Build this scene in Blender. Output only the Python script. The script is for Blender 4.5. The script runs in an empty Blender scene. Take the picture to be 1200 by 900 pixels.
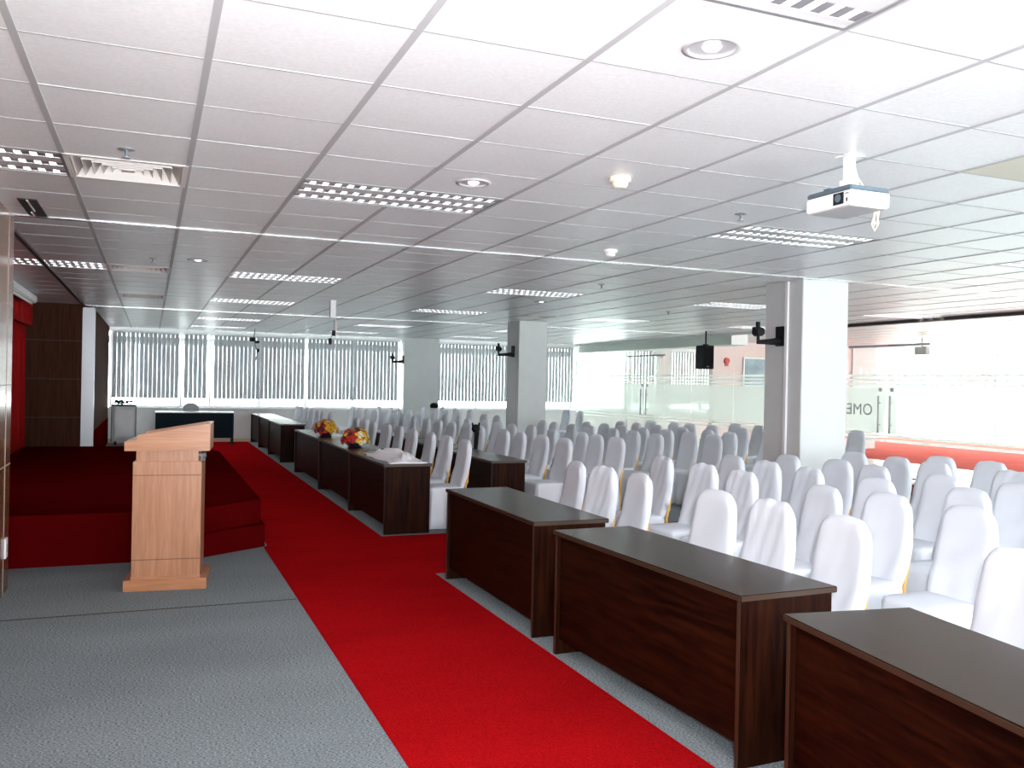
import bpy, bmesh, math, random
from mathutils import Vector, Matrix
random.seed(11)
scene = bpy.context.scene
COL = scene.collection
PI = math.pi
CEIL = 2.827
CAMH = 1.64

# ------------------------------------------------------------------ materials
def new_mat(name):
    m = bpy.data.materials.new(name); m.use_nodes = True
    nt = m.node_tree
    return m, nt, nt.nodes['Principled BSDF']

def plain(name, col, rough=0.5, metal=0.0, spec=0.5, noise=0.0, nscale=40, bump=0.0, emit=None, estr=0.0):
    m, nt, b = new_mat(name)
    b.inputs['Base Color'].default_value = (*col, 1)
    b.inputs['Roughness'].default_value = rough
    b.inputs['Metallic'].default_value = metal
    b.inputs['Specular IOR Level'].default_value = spec
    if noise or bump:
        tc = nt.nodes.new('ShaderNodeTexCoord')
        n = nt.nodes.new('ShaderNodeTexNoise'); n.inputs['Scale'].default_value = nscale
        n.inputs['Detail'].default_value = 4
        nt.links.new(tc.outputs['Object'], n.inputs['Vector'])
        if noise:
            r = nt.nodes.new('ShaderNodeValToRGB')
            r.color_ramp.elements[0].position = 0.3; r.color_ramp.elements[1].position = 0.7
            r.color_ramp.elements[0].color = (*[c * (1 - noise) for c in col], 1)
            r.color_ramp.elements[1].color = (*[min(1, c * (1 + noise)) for c in col], 1)
            nt.links.new(n.outputs['Fac'], r.inputs['Fac'])
            nt.links.new(r.outputs['Color'], b.inputs['Base Color'])
        if bump:
            bp = nt.nodes.new('ShaderNodeBump'); bp.inputs['Strength'].default_value = bump
            bp.inputs['Distance'].default_value = 0.01
            nt.links.new(n.outputs['Fac'], bp.inputs['Height'])
            nt.links.new(bp.outputs['Normal'], b.inputs['Normal'])
    if emit:
        b.inputs['Emission Color'].default_value = (*emit, 1)
        b.inputs['Emission Strength'].default_value = estr
    return m

def wood(name, c1, c2, rough=0.3, axis='Z', scale=6.0, stretch=14.0, spec=0.5, panel=None):
    """long stretched grain along one axis; panel=(size) adds darker board changes across"""
    m, nt, b = new_mat(name)
    tc = nt.nodes.new('ShaderNodeTexCoord')
    mp = nt.nodes.new('ShaderNodeMapping')
    s = {'X': (1, stretch, stretch), 'Y': (stretch, 1, stretch), 'Z': (stretch, stretch, 1)}[axis]
    mp.inputs['Scale'].default_value = s
    n = nt.nodes.new('ShaderNodeTexNoise'); n.inputs['Scale'].default_value = scale * 0.35
    n.inputs['Detail'].default_value = 8; n.inputs['Roughness'].default_value = 0.6
    n.inputs['Distortion'].default_value = 0.6
    r = nt.nodes.new('ShaderNodeValToRGB')
    r.color_ramp.elements[0].position = 0.32; r.color_ramp.elements[1].position = 0.68
    r.color_ramp.elements[0].color = (*c1, 1); r.color_ramp.elements[1].color = (*c2, 1)
    nt.links.new(tc.outputs['Object'], mp.inputs['Vector'])
    nt.links.new(mp.outputs['Vector'], n.inputs['Vector'])
    nt.links.new(n.outputs['Fac'], r.inputs['Fac'])
    nt.links.new(r.outputs['Color'], b.inputs['Base Color'])
    b.inputs['Roughness'].default_value = rough
    b.inputs['Specular IOR Level'].default_value = spec
    return m

def carpet(name, c1, c2, scale=260, bump=0.5, blotch=0.15):
    m, nt, b = new_mat(name)
    tc = nt.nodes.new('ShaderNodeTexCoord')
    n = nt.nodes.new('ShaderNodeTexNoise'); n.inputs['Scale'].default_value = scale; n.inputs['Detail'].default_value = 3
    mp = nt.nodes.new('ShaderNodeMapping'); mp.inputs['Scale'].default_value = (1, 2.2, 1)
    n2 = nt.nodes.new('ShaderNodeTexNoise'); n2.inputs['Scale'].default_value = 1.2; n2.inputs['Detail'].default_value = 5
    mp2 = nt.nodes.new('ShaderNodeMapping'); mp2.inputs['Scale'].default_value = (0.6, 1.3, 1); mp2.inputs['Rotation'].default_value = (0, 0, 0.05)  # stretched blotches also paint in the shading of carpet folds
    r = nt.nodes.new('ShaderNodeValToRGB')
    r.color_ramp.elements[0].position = 0.33; r.color_ramp.elements[1].position = 0.67
    r.color_ramp.elements[0].color = (*c1, 1); r.color_ramp.elements[1].color = (*c2, 1)
    mx = nt.nodes.new('ShaderNodeMix'); mx.data_type = 'RGBA'; mx.blend_type = 'MULTIPLY'
    mx.inputs['Factor'].default_value = 1.0
    r2 = nt.nodes.new('ShaderNodeValToRGB')
    r2.color_ramp.elements[0].position = 0.3; r2.color_ramp.elements[1].position = 0.7
    r2.color_ramp.elements[0].color = (1 - blotch,) * 3 + (1,); r2.color_ramp.elements[1].color = (1, 1, 1, 1)
    nt.links.new(tc.outputs['Object'], mp.inputs['Vector'])
    nt.links.new(mp.outputs['Vector'], n.inputs['Vector']); nt.links.new(tc.outputs['Object'], mp2.inputs['Vector']); nt.links.new(mp2.outputs['Vector'], n2.inputs['Vector'])
    nt.links.new(n.outputs['Fac'], r.inputs['Fac']); nt.links.new(n2.outputs['Fac'], r2.inputs['Fac'])
    nt.links.new(r.outputs['Color'], mx.inputs['A']); nt.links.new(r2.outputs['Color'], mx.inputs['B'])
    nt.links.new(mx.outputs['Result'], b.inputs['Base Color'])
    bp = nt.nodes.new('ShaderNodeBump'); bp.inputs['Strength'].default_value = bump; bp.inputs['Distance'].default_value = 0.006
    nt.links.new(n.outputs['Fac'], bp.inputs['Height']); nt.links.new(bp.outputs['Normal'], b.inputs['Normal'])
    b.inputs['Roughness'].default_value = 1.0; b.inputs['Specular IOR Level'].default_value = 0.0
    return m

def glass(name, tint=(0.96, 0.99, 0.97), refl=0.06):
    m = bpy.data.materials.new(name); m.use_nodes = True
    nt = m.node_tree; nt.nodes.clear()
    o = nt.nodes.new('ShaderNodeOutputMaterial'); mix = nt.nodes.new('ShaderNodeMixShader')
    t = nt.nodes.new('ShaderNodeBsdfTransparent'); t.inputs['Color'].default_value = (*tint, 1)
    g = nt.nodes.new('ShaderNodeBsdfGlossy'); g.inputs['Roughness'].default_value = 0.02
    fr = nt.nodes.new('ShaderNodeFresnel'); fr.inputs['IOR'].default_value = 1.35
    ge = nt.nodes.new('ShaderNodeNewGeometry'); iv = nt.nodes.new('ShaderNodeMath'); iv.operation = 'SUBTRACT'; iv.inputs[0].default_value = 1.0
    mu = nt.nodes.new('ShaderNodeMath'); mu.operation = 'MULTIPLY'
    nt.links.new(ge.outputs['Backfacing'], iv.inputs[1]); nt.links.new(fr.outputs['Fac'], mu.inputs[0]); nt.links.new(iv.outputs[0], mu.inputs[1])
    nt.links.new(mu.outputs[0], mix.inputs['Fac'])     # reflects on the outer face only
    nt.links.new(t.outputs['BSDF'], mix.inputs[1]); nt.links.new(g.outputs['BSDF'], mix.inputs[2])
    nt.links.new(mix.outputs['Shader'], o.inputs['Surface'])
    return m

def film(name, col=(0.93, 0.97, 0.95), clear=0.25, clearcol=(0.9, 0.97, 0.94)):
    m = bpy.data.materials.new(name); m.use_nodes = True
    nt = m.node_tree; nt.nodes.clear()
    o = nt.nodes.new('ShaderNodeOutputMaterial')
    tl = nt.nodes.new('ShaderNodeBsdfTranslucent'); tl.inputs['Color'].default_value = (*col, 1)
    df = nt.nodes.new('ShaderNodeBsdfDiffuse'); df.inputs['Color'].default_value = (*col, 1)
    t = nt.nodes.new('ShaderNodeBsdfTransparent'); t.inputs['Color'].default_value = (*clearcol, 1)
    a = nt.nodes.new('ShaderNodeMixShader'); a.inputs['Fac'].default_value = 0.3
    c = nt.nodes.new('ShaderNodeMixShader'); c.inputs['Fac'].default_value = clear
    nt.links.new(tl.outputs['BSDF'], a.inputs[1]); nt.links.new(df.outputs['BSDF'], a.inputs[2])
    nt.links.new(a.outputs['Shader'], c.inputs[1]); nt.links.new(t.outputs['BSDF'], c.inputs[2])
    nt.links.new(c.outputs['Shader'], o.inputs['Surface'])
    return m

def blind_fabric(name, col, trans=0.35):
    m = bpy.data.materials.new(name); m.use_nodes = True
    nt = m.node_tree; nt.nodes.clear()
    o = nt.nodes.new('ShaderNodeOutputMaterial'); mix = nt.nodes.new('ShaderNodeMixShader')
    mix.inputs['Fac'].default_value = trans
    d = nt.nodes.new('ShaderNodeBsdfDiffuse'); d.inputs['Color'].default_value = (*col, 1)
    t = nt.nodes.new('ShaderNodeBsdfTranslucent'); t.inputs['Color'].default_value = (*col, 1)
    nt.links.new(d.outputs['BSDF'], mix.inputs[1]); nt.links.new(t.outputs['BSDF'], mix.inputs[2])
    nt.links.new(mix.outputs['Shader'], o.inputs['Surface'])
    return m

M = {}
M['ceiling'] = plain('ceiling_tile', (0.775, 0.80, 0.815), rough=0.33, spec=0.45, noise=0.05, nscale=60, bump=0.08)
M['tee'] = plain('ceiling_grid_metal', (0.42, 0.43, 0.44), rough=0.45, spec=0.35)
M['track'] = plain('aluminium_track', (0.70, 0.71, 0.72), rough=0.22, metal=0.9)
M['darktrim'] = plain('dark_trim', (0.06, 0.05, 0.05), rough=0.7, spec=0.1)
M['whitewall'] = plain('white_wall_paint', (0.86, 0.86, 0.85), rough=0.6, noise=0.02, nscale=8)
M['col'] = plain('column_paint', (0.60, 0.62, 0.62), rough=0.5, noise=0.02, nscale=6)
M['grey_carpet'] = carpet('grey_carpet', (0.075, 0.095, 0.11), (0.40, 0.45, 0.47), scale=85, blotch=0.16)
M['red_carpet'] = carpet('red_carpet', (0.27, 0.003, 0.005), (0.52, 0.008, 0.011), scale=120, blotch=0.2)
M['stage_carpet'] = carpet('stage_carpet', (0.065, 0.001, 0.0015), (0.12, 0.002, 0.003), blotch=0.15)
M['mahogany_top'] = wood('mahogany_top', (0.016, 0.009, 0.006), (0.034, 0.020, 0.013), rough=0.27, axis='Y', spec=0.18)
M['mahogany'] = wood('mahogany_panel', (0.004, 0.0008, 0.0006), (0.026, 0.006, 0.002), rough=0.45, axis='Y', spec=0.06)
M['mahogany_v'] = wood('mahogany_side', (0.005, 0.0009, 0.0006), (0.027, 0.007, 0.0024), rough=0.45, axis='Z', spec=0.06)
M['edge'] = plain('table_edge_band', (0.038, 0.018, 0.009), rough=0.35)
M['lectern'] = wood('lectern_oak', (0.34, 0.145, 0.07), (0.46, 0.225, 0.125), rough=0.3, axis='Z', scale=7)
M['lectern_h'] = wood('lectern_oak_cross', (0.35, 0.14, 0.06), (0.47, 0.22, 0.11), rough=0.28, axis='X', scale=7)
M['lectern_dark'] = plain('lectern_groove', (0.16, 0.06, 0.02), rough=0.5)
M['panel'] = wood('brown_wall_panel', (0.040, 0.014, 0.009), (0.075, 0.030, 0.018), rough=0.8, axis='Z', scale=5, spec=0.04)
M['panel_red'] = wood('near_wall_panel', (0.16, 0.06, 0.03), (0.24, 0.10, 0.05), rough=0.18, axis='Z', scale=5)
M['joint'] = plain('panel_joint', (0.30, 0.22, 0.18), rough=0.4, metal=0.3)
M['steel'] = plain('brushed_steel', (0.40, 0.42, 0.44), rough=0.35, metal=0.5)
M['curtain'] = plain('red_velvet', (0.30, 0.006, 0.006), rough=0.9, spec=0.1, noise=0.12, nscale=30)
M['cover'] = plain('white_chair_cover', (0.70, 0.73, 0.79), rough=0.75, spec=0.2)
M['gold'] = plain('gold_chair_frame', (0.62, 0.36, 0.10), rough=0.4, metal=0.2)
M['linen'] = plain('white_linen', (0.88, 0.88, 0.91), rough=0.85, spec=0.1)
M['black'] = plain('black_plastic', (0.008, 0.008, 0.010), rough=0.55, spec=0.15)
M['blackgrille'] = plain('speaker_grille', (0.008, 0.008, 0.010), rough=0.8, spec=0.08, bump=0.6, nscale=300)
M['white_plastic'] = plain('white_plastic', (0.83, 0.83, 0.84), rough=0.35)
M['cream_plastic'] = plain('cream_plastic', (0.80, 0.72, 0.58), rough=0.4)
M['slate'] = plain('slate_plastic', (0.09, 0.13, 0.16), rough=0.4)
M['grey_plastic'] = plain('grey_plastic', (0.45, 0.45, 0.46), rough=0.5)
M['lens'] = plain('dark_lens', (0.006, 0.006, 0.01), rough=0.1)
M['alu'] = plain('mirror_louvre', (0.86, 0.86, 0.88), rough=0.32, metal=0.7)
M['strip'] = plain('fixture_strip', (0.55, 0.56, 0.57), rough=0.35)
M['blade'] = plain('louvre_blade', (0.35, 0.35, 0.37), rough=0.3, metal=0.6)
M['tube'] = plain('lamp_tube', (0.9, 0.9, 0.9), rough=0.3, emit=(1.0, 0.99, 0.97), estr=2.2)
M['lamp_glow'] = plain('lamp_bulb', (0.9, 0.9, 0.9), rough=0.3, emit=(1.0, 0.99, 0.97), estr=4.0)
M['fixture_in'] = plain('fixture_inside', (0.30, 0.30, 0.31), rough=0.3, metal=0.5)
M['vent'] = plain('vent_enamel', (0.72, 0.70, 0.67), rough=0.4)
M['ventdark'] = plain('vent_throat', (0.03, 0.028, 0.027), rough=0.8)
M['glass'] = glass('clear_glass')
M['film'] = film('frosted_film')
M['stripe'] = film('frosted_stripe', clear=0.10)
M['letter'] = plain('grey_lettering', (0.33, 0.35, 0.36), rough=0.5)
M['blind'] = blind_fabric('blind_fabric', (0.54, 0.56, 0.58), 0.20)
M['frame_white'] = plain('window_frame_white', (0.80, 0.81, 0.82), rough=0.4)
M['basewood'] = plain('baseboard_wood', (0.62, 0.48, 0.32), rough=0.4)
M['teal'] = plain('dark_laminate', (0.007, 0.017, 0.024), rough=0.6, spec=0.08)
M['white_top'] = plain('pale_laminate', (0.7, 0.72, 0.75), rough=0.2)
M['grey_chair'] = plain('grey_fabric', (0.42, 0.42, 0.46), rough=0.9, noise=0.08, nscale=80)
M['sheet'] = plain('grey_white_sheet', (0.80, 0.81, 0.82), rough=0.35, bump=0.3, nscale=6)
M['lobby_tile'] = plain('pale_floor_tile', (0.72, 0.72, 0.70), rough=0.25, noise=0.03, nscale=3)
M['lobby_red'] = carpet('lobby_red', (0.66, 0.17, 0.15), (0.82, 0.25, 0.22))
M['pinkwall'] = plain('pale_pink_wall', (0.76, 0.62, 0.60), rough=0.6)
M['picture'] = plain('blue_grey_board', (0.25, 0.36, 0.42), rough=0.35, noise=0.35, nscale=2.2)
M['greenish'] = plain('sea_green_board', (0.36, 0.58, 0.48), rough=0.35, noise=0.2, nscale=3)
M['red_plastic'] = plain('red_plastic', (0.5, 0.02, 0.02), rough=0.35)
M['redbox'] = plain('dark_red_box', (0.22, 0.025, 0.025), rough=0.4)
M['beige_tile'] = plain('beige_tile', (0.68, 0.66, 0.55), rough=0.6)
M['leaf'] = plain('leaf_green', (0.035, 0.10, 0.020), rough=0.5, noise=0.3, nscale=30)
M['fl_red'] = plain('red_petals', (0.55, 0.02, 0.02), rough=0.6, noise=0.25, nscale=60)
M['fl_maroon'] = plain('maroon_petals', (0.14, 0.012, 0.02), rough=0.6, noise=0.25, nscale=60)
M['fl_yellow'] = plain('yellow_petals', (0.80, 0.46, 0.02), rough=0.6, noise=0.2, nscale=60)
M['fl_pink'] = plain('peach_petals', (0.75, 0.42, 0.33), rough=0.6, noise=0.2, nscale=60)
M['fl_white'] = plain('cream_petals', (0.80, 0.72, 0.52), rough=0.6, noise=0.15, nscale=60)
M['bowl'] = plain('dark_bowl', (0.012, 0.010, 0.02), rough=0.4)
M['bagcloth'] = plain('pale_bag_cloth', (0.62, 0.63, 0.66), rough=0.8)

# ------------------------------------------------------------------ mesh helpers
def obj(name, bm, mat, parent=None, smooth=False, loc=None, bevel=0.0):
    if bevel:
        bmesh.ops.bevel(bm, geom=list(bm.edges), offset=bevel, segments=2, affect='EDGES', clamp_overlap=True)
    bmesh.ops.recalc_face_normals(bm, faces=bm.faces)
    me = bpy.data.meshes.new(name); bm.to_mesh(me); bm.free()
    for m in (mat if isinstance(mat, (list, tuple)) else [mat]): me.materials.append(m)
    if smooth:
        for p in me.polygons: p.use_smooth = True
    o = bpy.data.objects.new(name, me); COL.objects.link(o)
    if parent: o.parent = parent
    if loc: o.location = loc
    return o

def box(bm, x0, y0, z0, x1, y1, z1, mi=0):
    v = [bm.verts.new(p) for p in ((x0,y0,z0),(x1,y0,z0),(x1,y1,z0),(x0,y1,z0),(x0,y0,z1),(x1,y0,z1),(x1,y1,z1),(x0,y1,z1))]
    fs = []
    for q in ((3,2,1,0),(4,5,6,7),(0,1,5,4),(1,2,6,5),(2,3,7,6),(3,0,4,7)):
        f = bm.faces.new([v[i] for i in q]); f.material_index = mi; fs.append(f)
    return v

def bx(*a, **k):
    bm = bmesh.new(); box(bm, *a, **k); return bm

def cyl(bm, p0, p1, r0, r1=None, n=16, cap=True, mi=0):
    r1 = r0 if r1 is None else r1
    p0 = Vector(p0); p1 = Vector(p1); d = (p1 - p0).normalized()
    a = d.orthogonal().normalized(); b = d.cross(a)
    A = [bm.verts.new(p0 + r0*(a*math.cos(2*PI*i/n) + b*math.sin(2*PI*i/n))) for i in range(n)]
    B = [bm.verts.new(p1 + r1*(a*math.cos(2*PI*i/n) + b*math.sin(2*PI*i/n))) for i in range(n)]
    for i in range(n):
        bm.faces.new((A[i], A[(i+1)%n], B[(i+1)%n], B[i])).material_index = mi
    if cap:
        bm.faces.new(A[::-1]).material_index = mi; bm.faces.new(B).material_index = mi

def tube(bm, pts, r, n=8):
    pts = [Vector(p) for p in pts]; rings = []
    for i, p in enumerate(pts):
        d = (pts[min(i+1, len(pts)-1)] - pts[max(i-1, 0)]).normalized()
        a = d.cross(Vector((0.13, 0.31, 0.94))).normalized(); b = d.cross(a)
        rr = r[i] if isinstance(r, (list, tuple)) else r
        rings.append([bm.verts.new(p + rr*(a*math.cos(2*PI*k/n) + b*math.sin(2*PI*k/n))) for k in range(n)])
    for A, B in zip(rings, rings[1:]):
        for k in range(n): bm.faces.new((A[k], A[(k+1)%n], B[(k+1)%n], B[k]))
    bm.faces.new(rings[0][::-1]); bm.faces.new(rings[-1])

def lathe(bm, prof, n=24, c=(0,0,0), mi=0):
    rings = []
    for r, z in prof:
        if r < 1e-6: rings.append([bm.verts.new((c[0], c[1], c[2]+z))])
        else: rings.append([bm.verts.new((c[0]+r*math.cos(2*PI*k/n), c[1]+r*math.sin(2*PI*k/n), c[2]+z)) for k in range(n)])
    for A, B in zip(rings, rings[1:]):
        for k in range(n):
            k2 = (k+1) % n
            q = [A[k % len(A)], A[k2 % len(A)], B[k2 % len(B)], B[k % len(B)]]
            u = []
            for w in q:
                if w not in u: u.append(w)
            if len(u) > 2: bm.faces.new(u).material_index = mi

def prism(bm, pts, z0, z1, mi=0):
    A = [bm.verts.new((x, y, z0)) for x, y in pts]; B = [bm.verts.new((x, y, z1)) for x, y in pts]
    n = len(pts)
    bm.faces.new(A[::-1]).material_index = mi; bm.faces.new(B).material_index = mi
    for i in range(n): bm.faces.new((A[i], A[(i+1)%n], B[(i+1)%n], B[i])).material_index = mi

def thing(name, label, cat, loc=(0,0,0), rz=0.0, group=None):
    o = bpy.data.objects.new(name, None); o.empty_display_size = 0.1
    COL.objects.link(o); o.location = loc; o.rotation_euler = (0, 0, rz)
    return tag(o, label, cat, group)

def tag(o, label, cat, group=None):
    o['label'] = label; o['category'] = cat
    if group: o['group'] = group
    return o

def struct(o):
    o['kind'] = 'structure'; return o

def dup(root, label, loc, rz=0.0, group=None):
    r = root.copy(); COL.objects.link(r); r.location = loc; r.rotation_euler = (0, 0, rz)
    r['label'] = label
    if group: r['group'] = group
    for ch in list(root.children):
        c = ch.copy(); COL.objects.link(c); c.parent = r
        for g in list(ch.children):
            d = g.copy(); COL.objects.link(d); d.parent = c
    return r

ORD = ['zeroth','first','second','third','fourth','fifth','sixth','seventh','eighth','ninth','tenth','eleventh','twelfth',
       'thirteenth','fourteenth','fifteenth','sixteenth','seventeenth','eighteenth','nineteenth','twentieth',
       'twenty-first','twenty-second','twenty-third','twenty-fourth','twenty-fifth']

# ------------------------------------------------------------------ the setting
XL, XW, XG, XE = -1.05, -0.985, 11.7, 24.5          # left wall, glass partition, lobby windows
YB, YF = -3.0, 23.55                    # back opening, far wall
struct(obj('floor', bx(-2.3, YB, -0.10, XG + 0.05, YF, 0.0), M['grey_carpet']))
struct(obj('floor_lobby', bx(XG + 0.05, YB, -0.10, XE, YF + 2.5, 0.0), M['lobby_tile']))
struct(obj('floor_lobby_carpet', bx(16.0, 1.0, 0.001, XE - 0.3, YF - 0.3, 0.008), M['lobby_red']))
# seam in the grey carpet
struct(obj('trim_floor_seam', bx(-1.03, 6.642, 0.0005, 1.03, 6.656, 0.0025), M['darktrim']))

# ceiling tiles cell by cell, the cells of lamps and vents left open
XS = [-1.1036 + 0.64*i for i in range(-2, 41)]
YA = [2.8731 + 0.6*j for j in range(-9, 8)]
YA = [y for y in YA if y < 7.4] + [7.45]
YBAY = [7.55] + [10.27 + 0.6*k for k in range(-4, 11)] + [16.55]
YC = [16.65] + [17.2 + 0.6*k for k in range(0, 11)] + [YF]
LIGHT_W = 1.28
fixtures = []     # (x0, y0)
for y in (1.673, 5.273):
    for x in ((-1.7436, 0.8164, 4.0164, 7.2164, 10.4164) if y > 2 else (0.8164, 4.0164)): fixtures.append((x, y))
for y in (10.27, 13.87):
    for x in (-1.7436, 0.8164, 4.0164, 7.2164, 10.4164): fixtures.append((x, y))
for y in (18.4, 21.4):
    for x in (0.8164, 4.0164, 7.2164): fixtures.append((x, y))
fixtures = [f for f in fixtures if not (f[1] > 13 and f[0] < -1) and not (f[1] < 6 and f[0] > 8)]
vents = [(-0.4636, 5.273), (-0.4636, 10.27), (-0.4636, 13.87), (5.9364, 13.87)]
panel_cell = (4.0164, 2.8731)
def covered(cx, cy):
    for x, y in fixtures:
        if x < cx < x + LIGHT_W and y < cy < y + 0.6: return True
    for x, y in vents:
        if x < cx < x + 0.64 and y < cy < y + 0.6: return True
    return panel_cell[0] < cx < panel_cell[0] + 0.64 and panel_cell[1] < cy < panel_cell[1] + 0.6
bm = bmesh.new()
rnd = random.Random(5)
for YS in (YA, YBAY, YC):
    for y0, y1 in zip(YS, YS[1:]):
        if y1 - y0 < 0.01: continue
        for x0, x1 in zip(XS, XS[1:]):
            if covered((x0+x1)/2, (y0+y1)/2): continue
            # metal tiles never sit perfectly flat: every one hangs a hair differently
            t = [CEIL + rnd.uniform(-0.0012, 0.0012) for _ in range(4)]
            v = [bm.verts.new(p) for p in ((x0,y0,t[0]),(x0,y1,t[1]),(x1,y1,t[2]),(x1,y0,t[3]))]
            bm.faces.new(v)
for y0, y1 in ((7.45, 7.55), (16.55, 16.65), (YF, YF + 2.5)):
    v = [bm.verts.new(p) for p in ((XS[0],y0,CEIL),(XS[0],y1,CEIL),(XS[-1],y1,CEIL),(XS[-1],y0,CEIL))]; bm.faces.new(v)
ce = obj('ceiling', bm, M['ceiling']); struct(ce)
# slab above keeps the sky out of the lamp openings
struct(obj('ceiling_slab', bx(-2.6, YB, CEIL + 0.22, 25.2, YF + 2.6, CEIL + 0.34), M['whitewall']))
def open_here(cx, cy): return covered(cx, cy)
bm = bmesh.new()
for YS in (YA, YBAY, YC):
    for x in XS[1:-1]:
        for y0, y1 in zip(YS, YS[1:]):
            if y1 - y0 < 0.01: continue
            if any(fx + 0.05 < x < fx + LIGHT_W - 0.05 and fy < (y0+y1)/2 < fy + 0.6 for fx, fy in fixtures): continue
            box(bm, x - 0.014, y0, CEIL - 0.003, x + 0.014, y1, CEIL + 0.004)
    for y in YS[1:-1]:
        box(bm, XS[0], y - 0.006, CEIL - 0.0018, XS[-1], y + 0.006, CEIL + 0.004)
struct(obj('trim_ceiling_grid', bm, M['tee']))
struct(obj('trim_partition_track', bx(XL, 7.47, CEIL - 0.006, XG - 0.02, 7.53, CEIL + 0.002), M['track']))
struct(obj('trim_far_track', bx(XL, 16.56, CEIL - 0.010, XG - 0.02, 16.64, CEIL + 0.002), M['track']))
struct(obj('trim_stage_edge', bx(-1.085, 7.66, CEIL - 0.02, -1.055, 16.3, CEIL + 0.002), M['darktrim']))
struct(obj('trim_glass_head', bx(XG - 0.05, YB, CEIL - 0.05, XG + 0.05, 13.0, CEIL + 0.002), M['darktrim']))

struct(obj('trim_glass_head_far', bx(XG - 0.05, 13.0, CEIL - 0.05, XG + 0.05, YF, CEIL + 0.002), M['whitewall']))
# left wall: brown glossy panelling, stage recess, far panels
struct(obj('wall_left', bx(XL - 0.25, YB, 0, XW, 7.66, CEIL), M['panel_red']))
struct(obj('trim_panel_joint', bx(XW - 0.006, 7.40, 0, XW + 0.003, 7.412, CEIL), M['joint']))
bm = bmesh.new()
for z in (0.95, 1.55, 2.15): box(bm, XW - 0.004, YB, z, XW + 0.0025, 7.66, z + 0.008)
struct(obj('trim_panel_lines', bm, M['joint']))
struct(obj('wall_stage_back', bx(-2.3, 7.62, 0, -2.15, 16.5, CEIL), M['panel']))
struct(obj('wall_stage_near', bx(-2.3, 7.5, 0, XL - 0.25, 7.62, CEIL), M['panel']))
struct(obj('wall_stage_end', bx(-2.3, 16.4, 0, -1.08, 16.6, CEIL), M['panel']))
bm = bmesh.new()
for z in (0.925, 1.565, 2.205): box(bm, -2.15, 16.392, z - 0.008, -1.08, 16.402, z + 0.008)
struct(obj('trim_stage_panel_joints', bm, M['darktrim']))
struct(obj('column_stage_end', bx(-1.08, 16.4, 0, -0.89, 16.6, CEIL - 0.05), M['steel'], bevel=0.01))
struct(obj('wall_left_far', bx(-1.25, 16.6, 0, -0.955, YF - 0.05, CEIL), M['panel']))
struct(obj('trim_left_dado', bx(-0.956, 16.62, 0, -0.944, YF - 0.1, 0.62), M['stage_carpet']))

# far wall
def wall_piece(name, *a, m='whitewall'): return struct(obj(name, bx(*a), M[m]))
wall_piece('wall_far', -1.3, YF, 0, 17.7, YF + 0.2, 0.84)
wall_piece('wall_far_head', -1.3, YF, 2.74, 17.7, YF + 0.2, CEIL)
wall_piece('wall_far_corner', 17.7, YF, 0, XE, YF + 0.2, CEIL)
wall_piece('column_far_pilaster', 6.37, YF - 0.3, 0, 7.36, YF + 0.02, CEIL, m='col')
wall_piece('column_lobby_pier', 13.5, YF - 0.05, 0, 13.62, YF + 0.2, CEIL)
wall_piece('column_lobby_pier_wide', 14.45, YF - 0.2, 0, 14.9, YF + 0.2, CEIL)
struct(obj('baseboard_far', bx(-0.95, YF - 0.02, 0, 6.37, YF, 0.09), M['basewood']))
struct(obj('trim_sill', bx(-0.95, YF - 0.05, 0.84, 13.5, YF + 0.16, 0.87), M['frame_white']))

def far_window(n, x0, x1, mull):
    bm = bmesh.new(); y0, y1 = YF + 0.06, YF + 0.12; z0, z1 = 0.87, 2.74
    box(bm, x0, y0, z0, x1, y1, z0 + 0.05); box(bm, x0, y0, z1 - 0.05, x1, y1, z1)
    for x in [x0 + 0.025, x1 - 0.025] + mull: box(bm, x - 0.03, y0 + 0.001, z0 + 0.05, x + 0.03, y1 - 0.001, z1 - 0.05)
    w = struct(obj('window_%d' % n, bm, M['frame_white']))
    xs = [x0 + 0.025] + mull + [x1 - 0.025]
    for a, b in zip(xs, xs[1:]):
        obj('pane', bx(a + 0.03, YF + 0.085, z0 + 0.05, b - 0.03, YF + 0.091, z1 - 0.05), M['glass'], w)
far_window(1, -0.93, 6.37, [0.70, 1.39, 2.6, 3.80, 5.05])
far_window(2, 7.36, 11.64, [8.6, 9.9])
far_window(3, 11.76, 13.5, [])
far_window(4, 13.62, 17.7, [14.7, 16.2])

struct(obj('wall_added_shade', bx(-1.5, YF + 0.2, 2.46, 11.7, YF + 1.5, 2.62), M['col']))  # unseen slab added outside to darken the upper part of the blinds
# columns in the room
def column(name, x0, y0, w=0.62, d=0.62):
    return struct(obj(name, bx(x0, y0, 0, x0 + w, y0 + d, CEIL), M['col'], bevel=0.006))
column('column_near', 6.49, 7.58, 0.63, 0.62)
column('column_middle', 6.44, 15.35, 0.58, 0.60)
# white conduit down the left face of the near column
struct(obj('trim_conduit', bx(6.465, 7.80, 0.0, 6.49, 7.84, CEIL - 0.01), M['white_plastic']))

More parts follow.
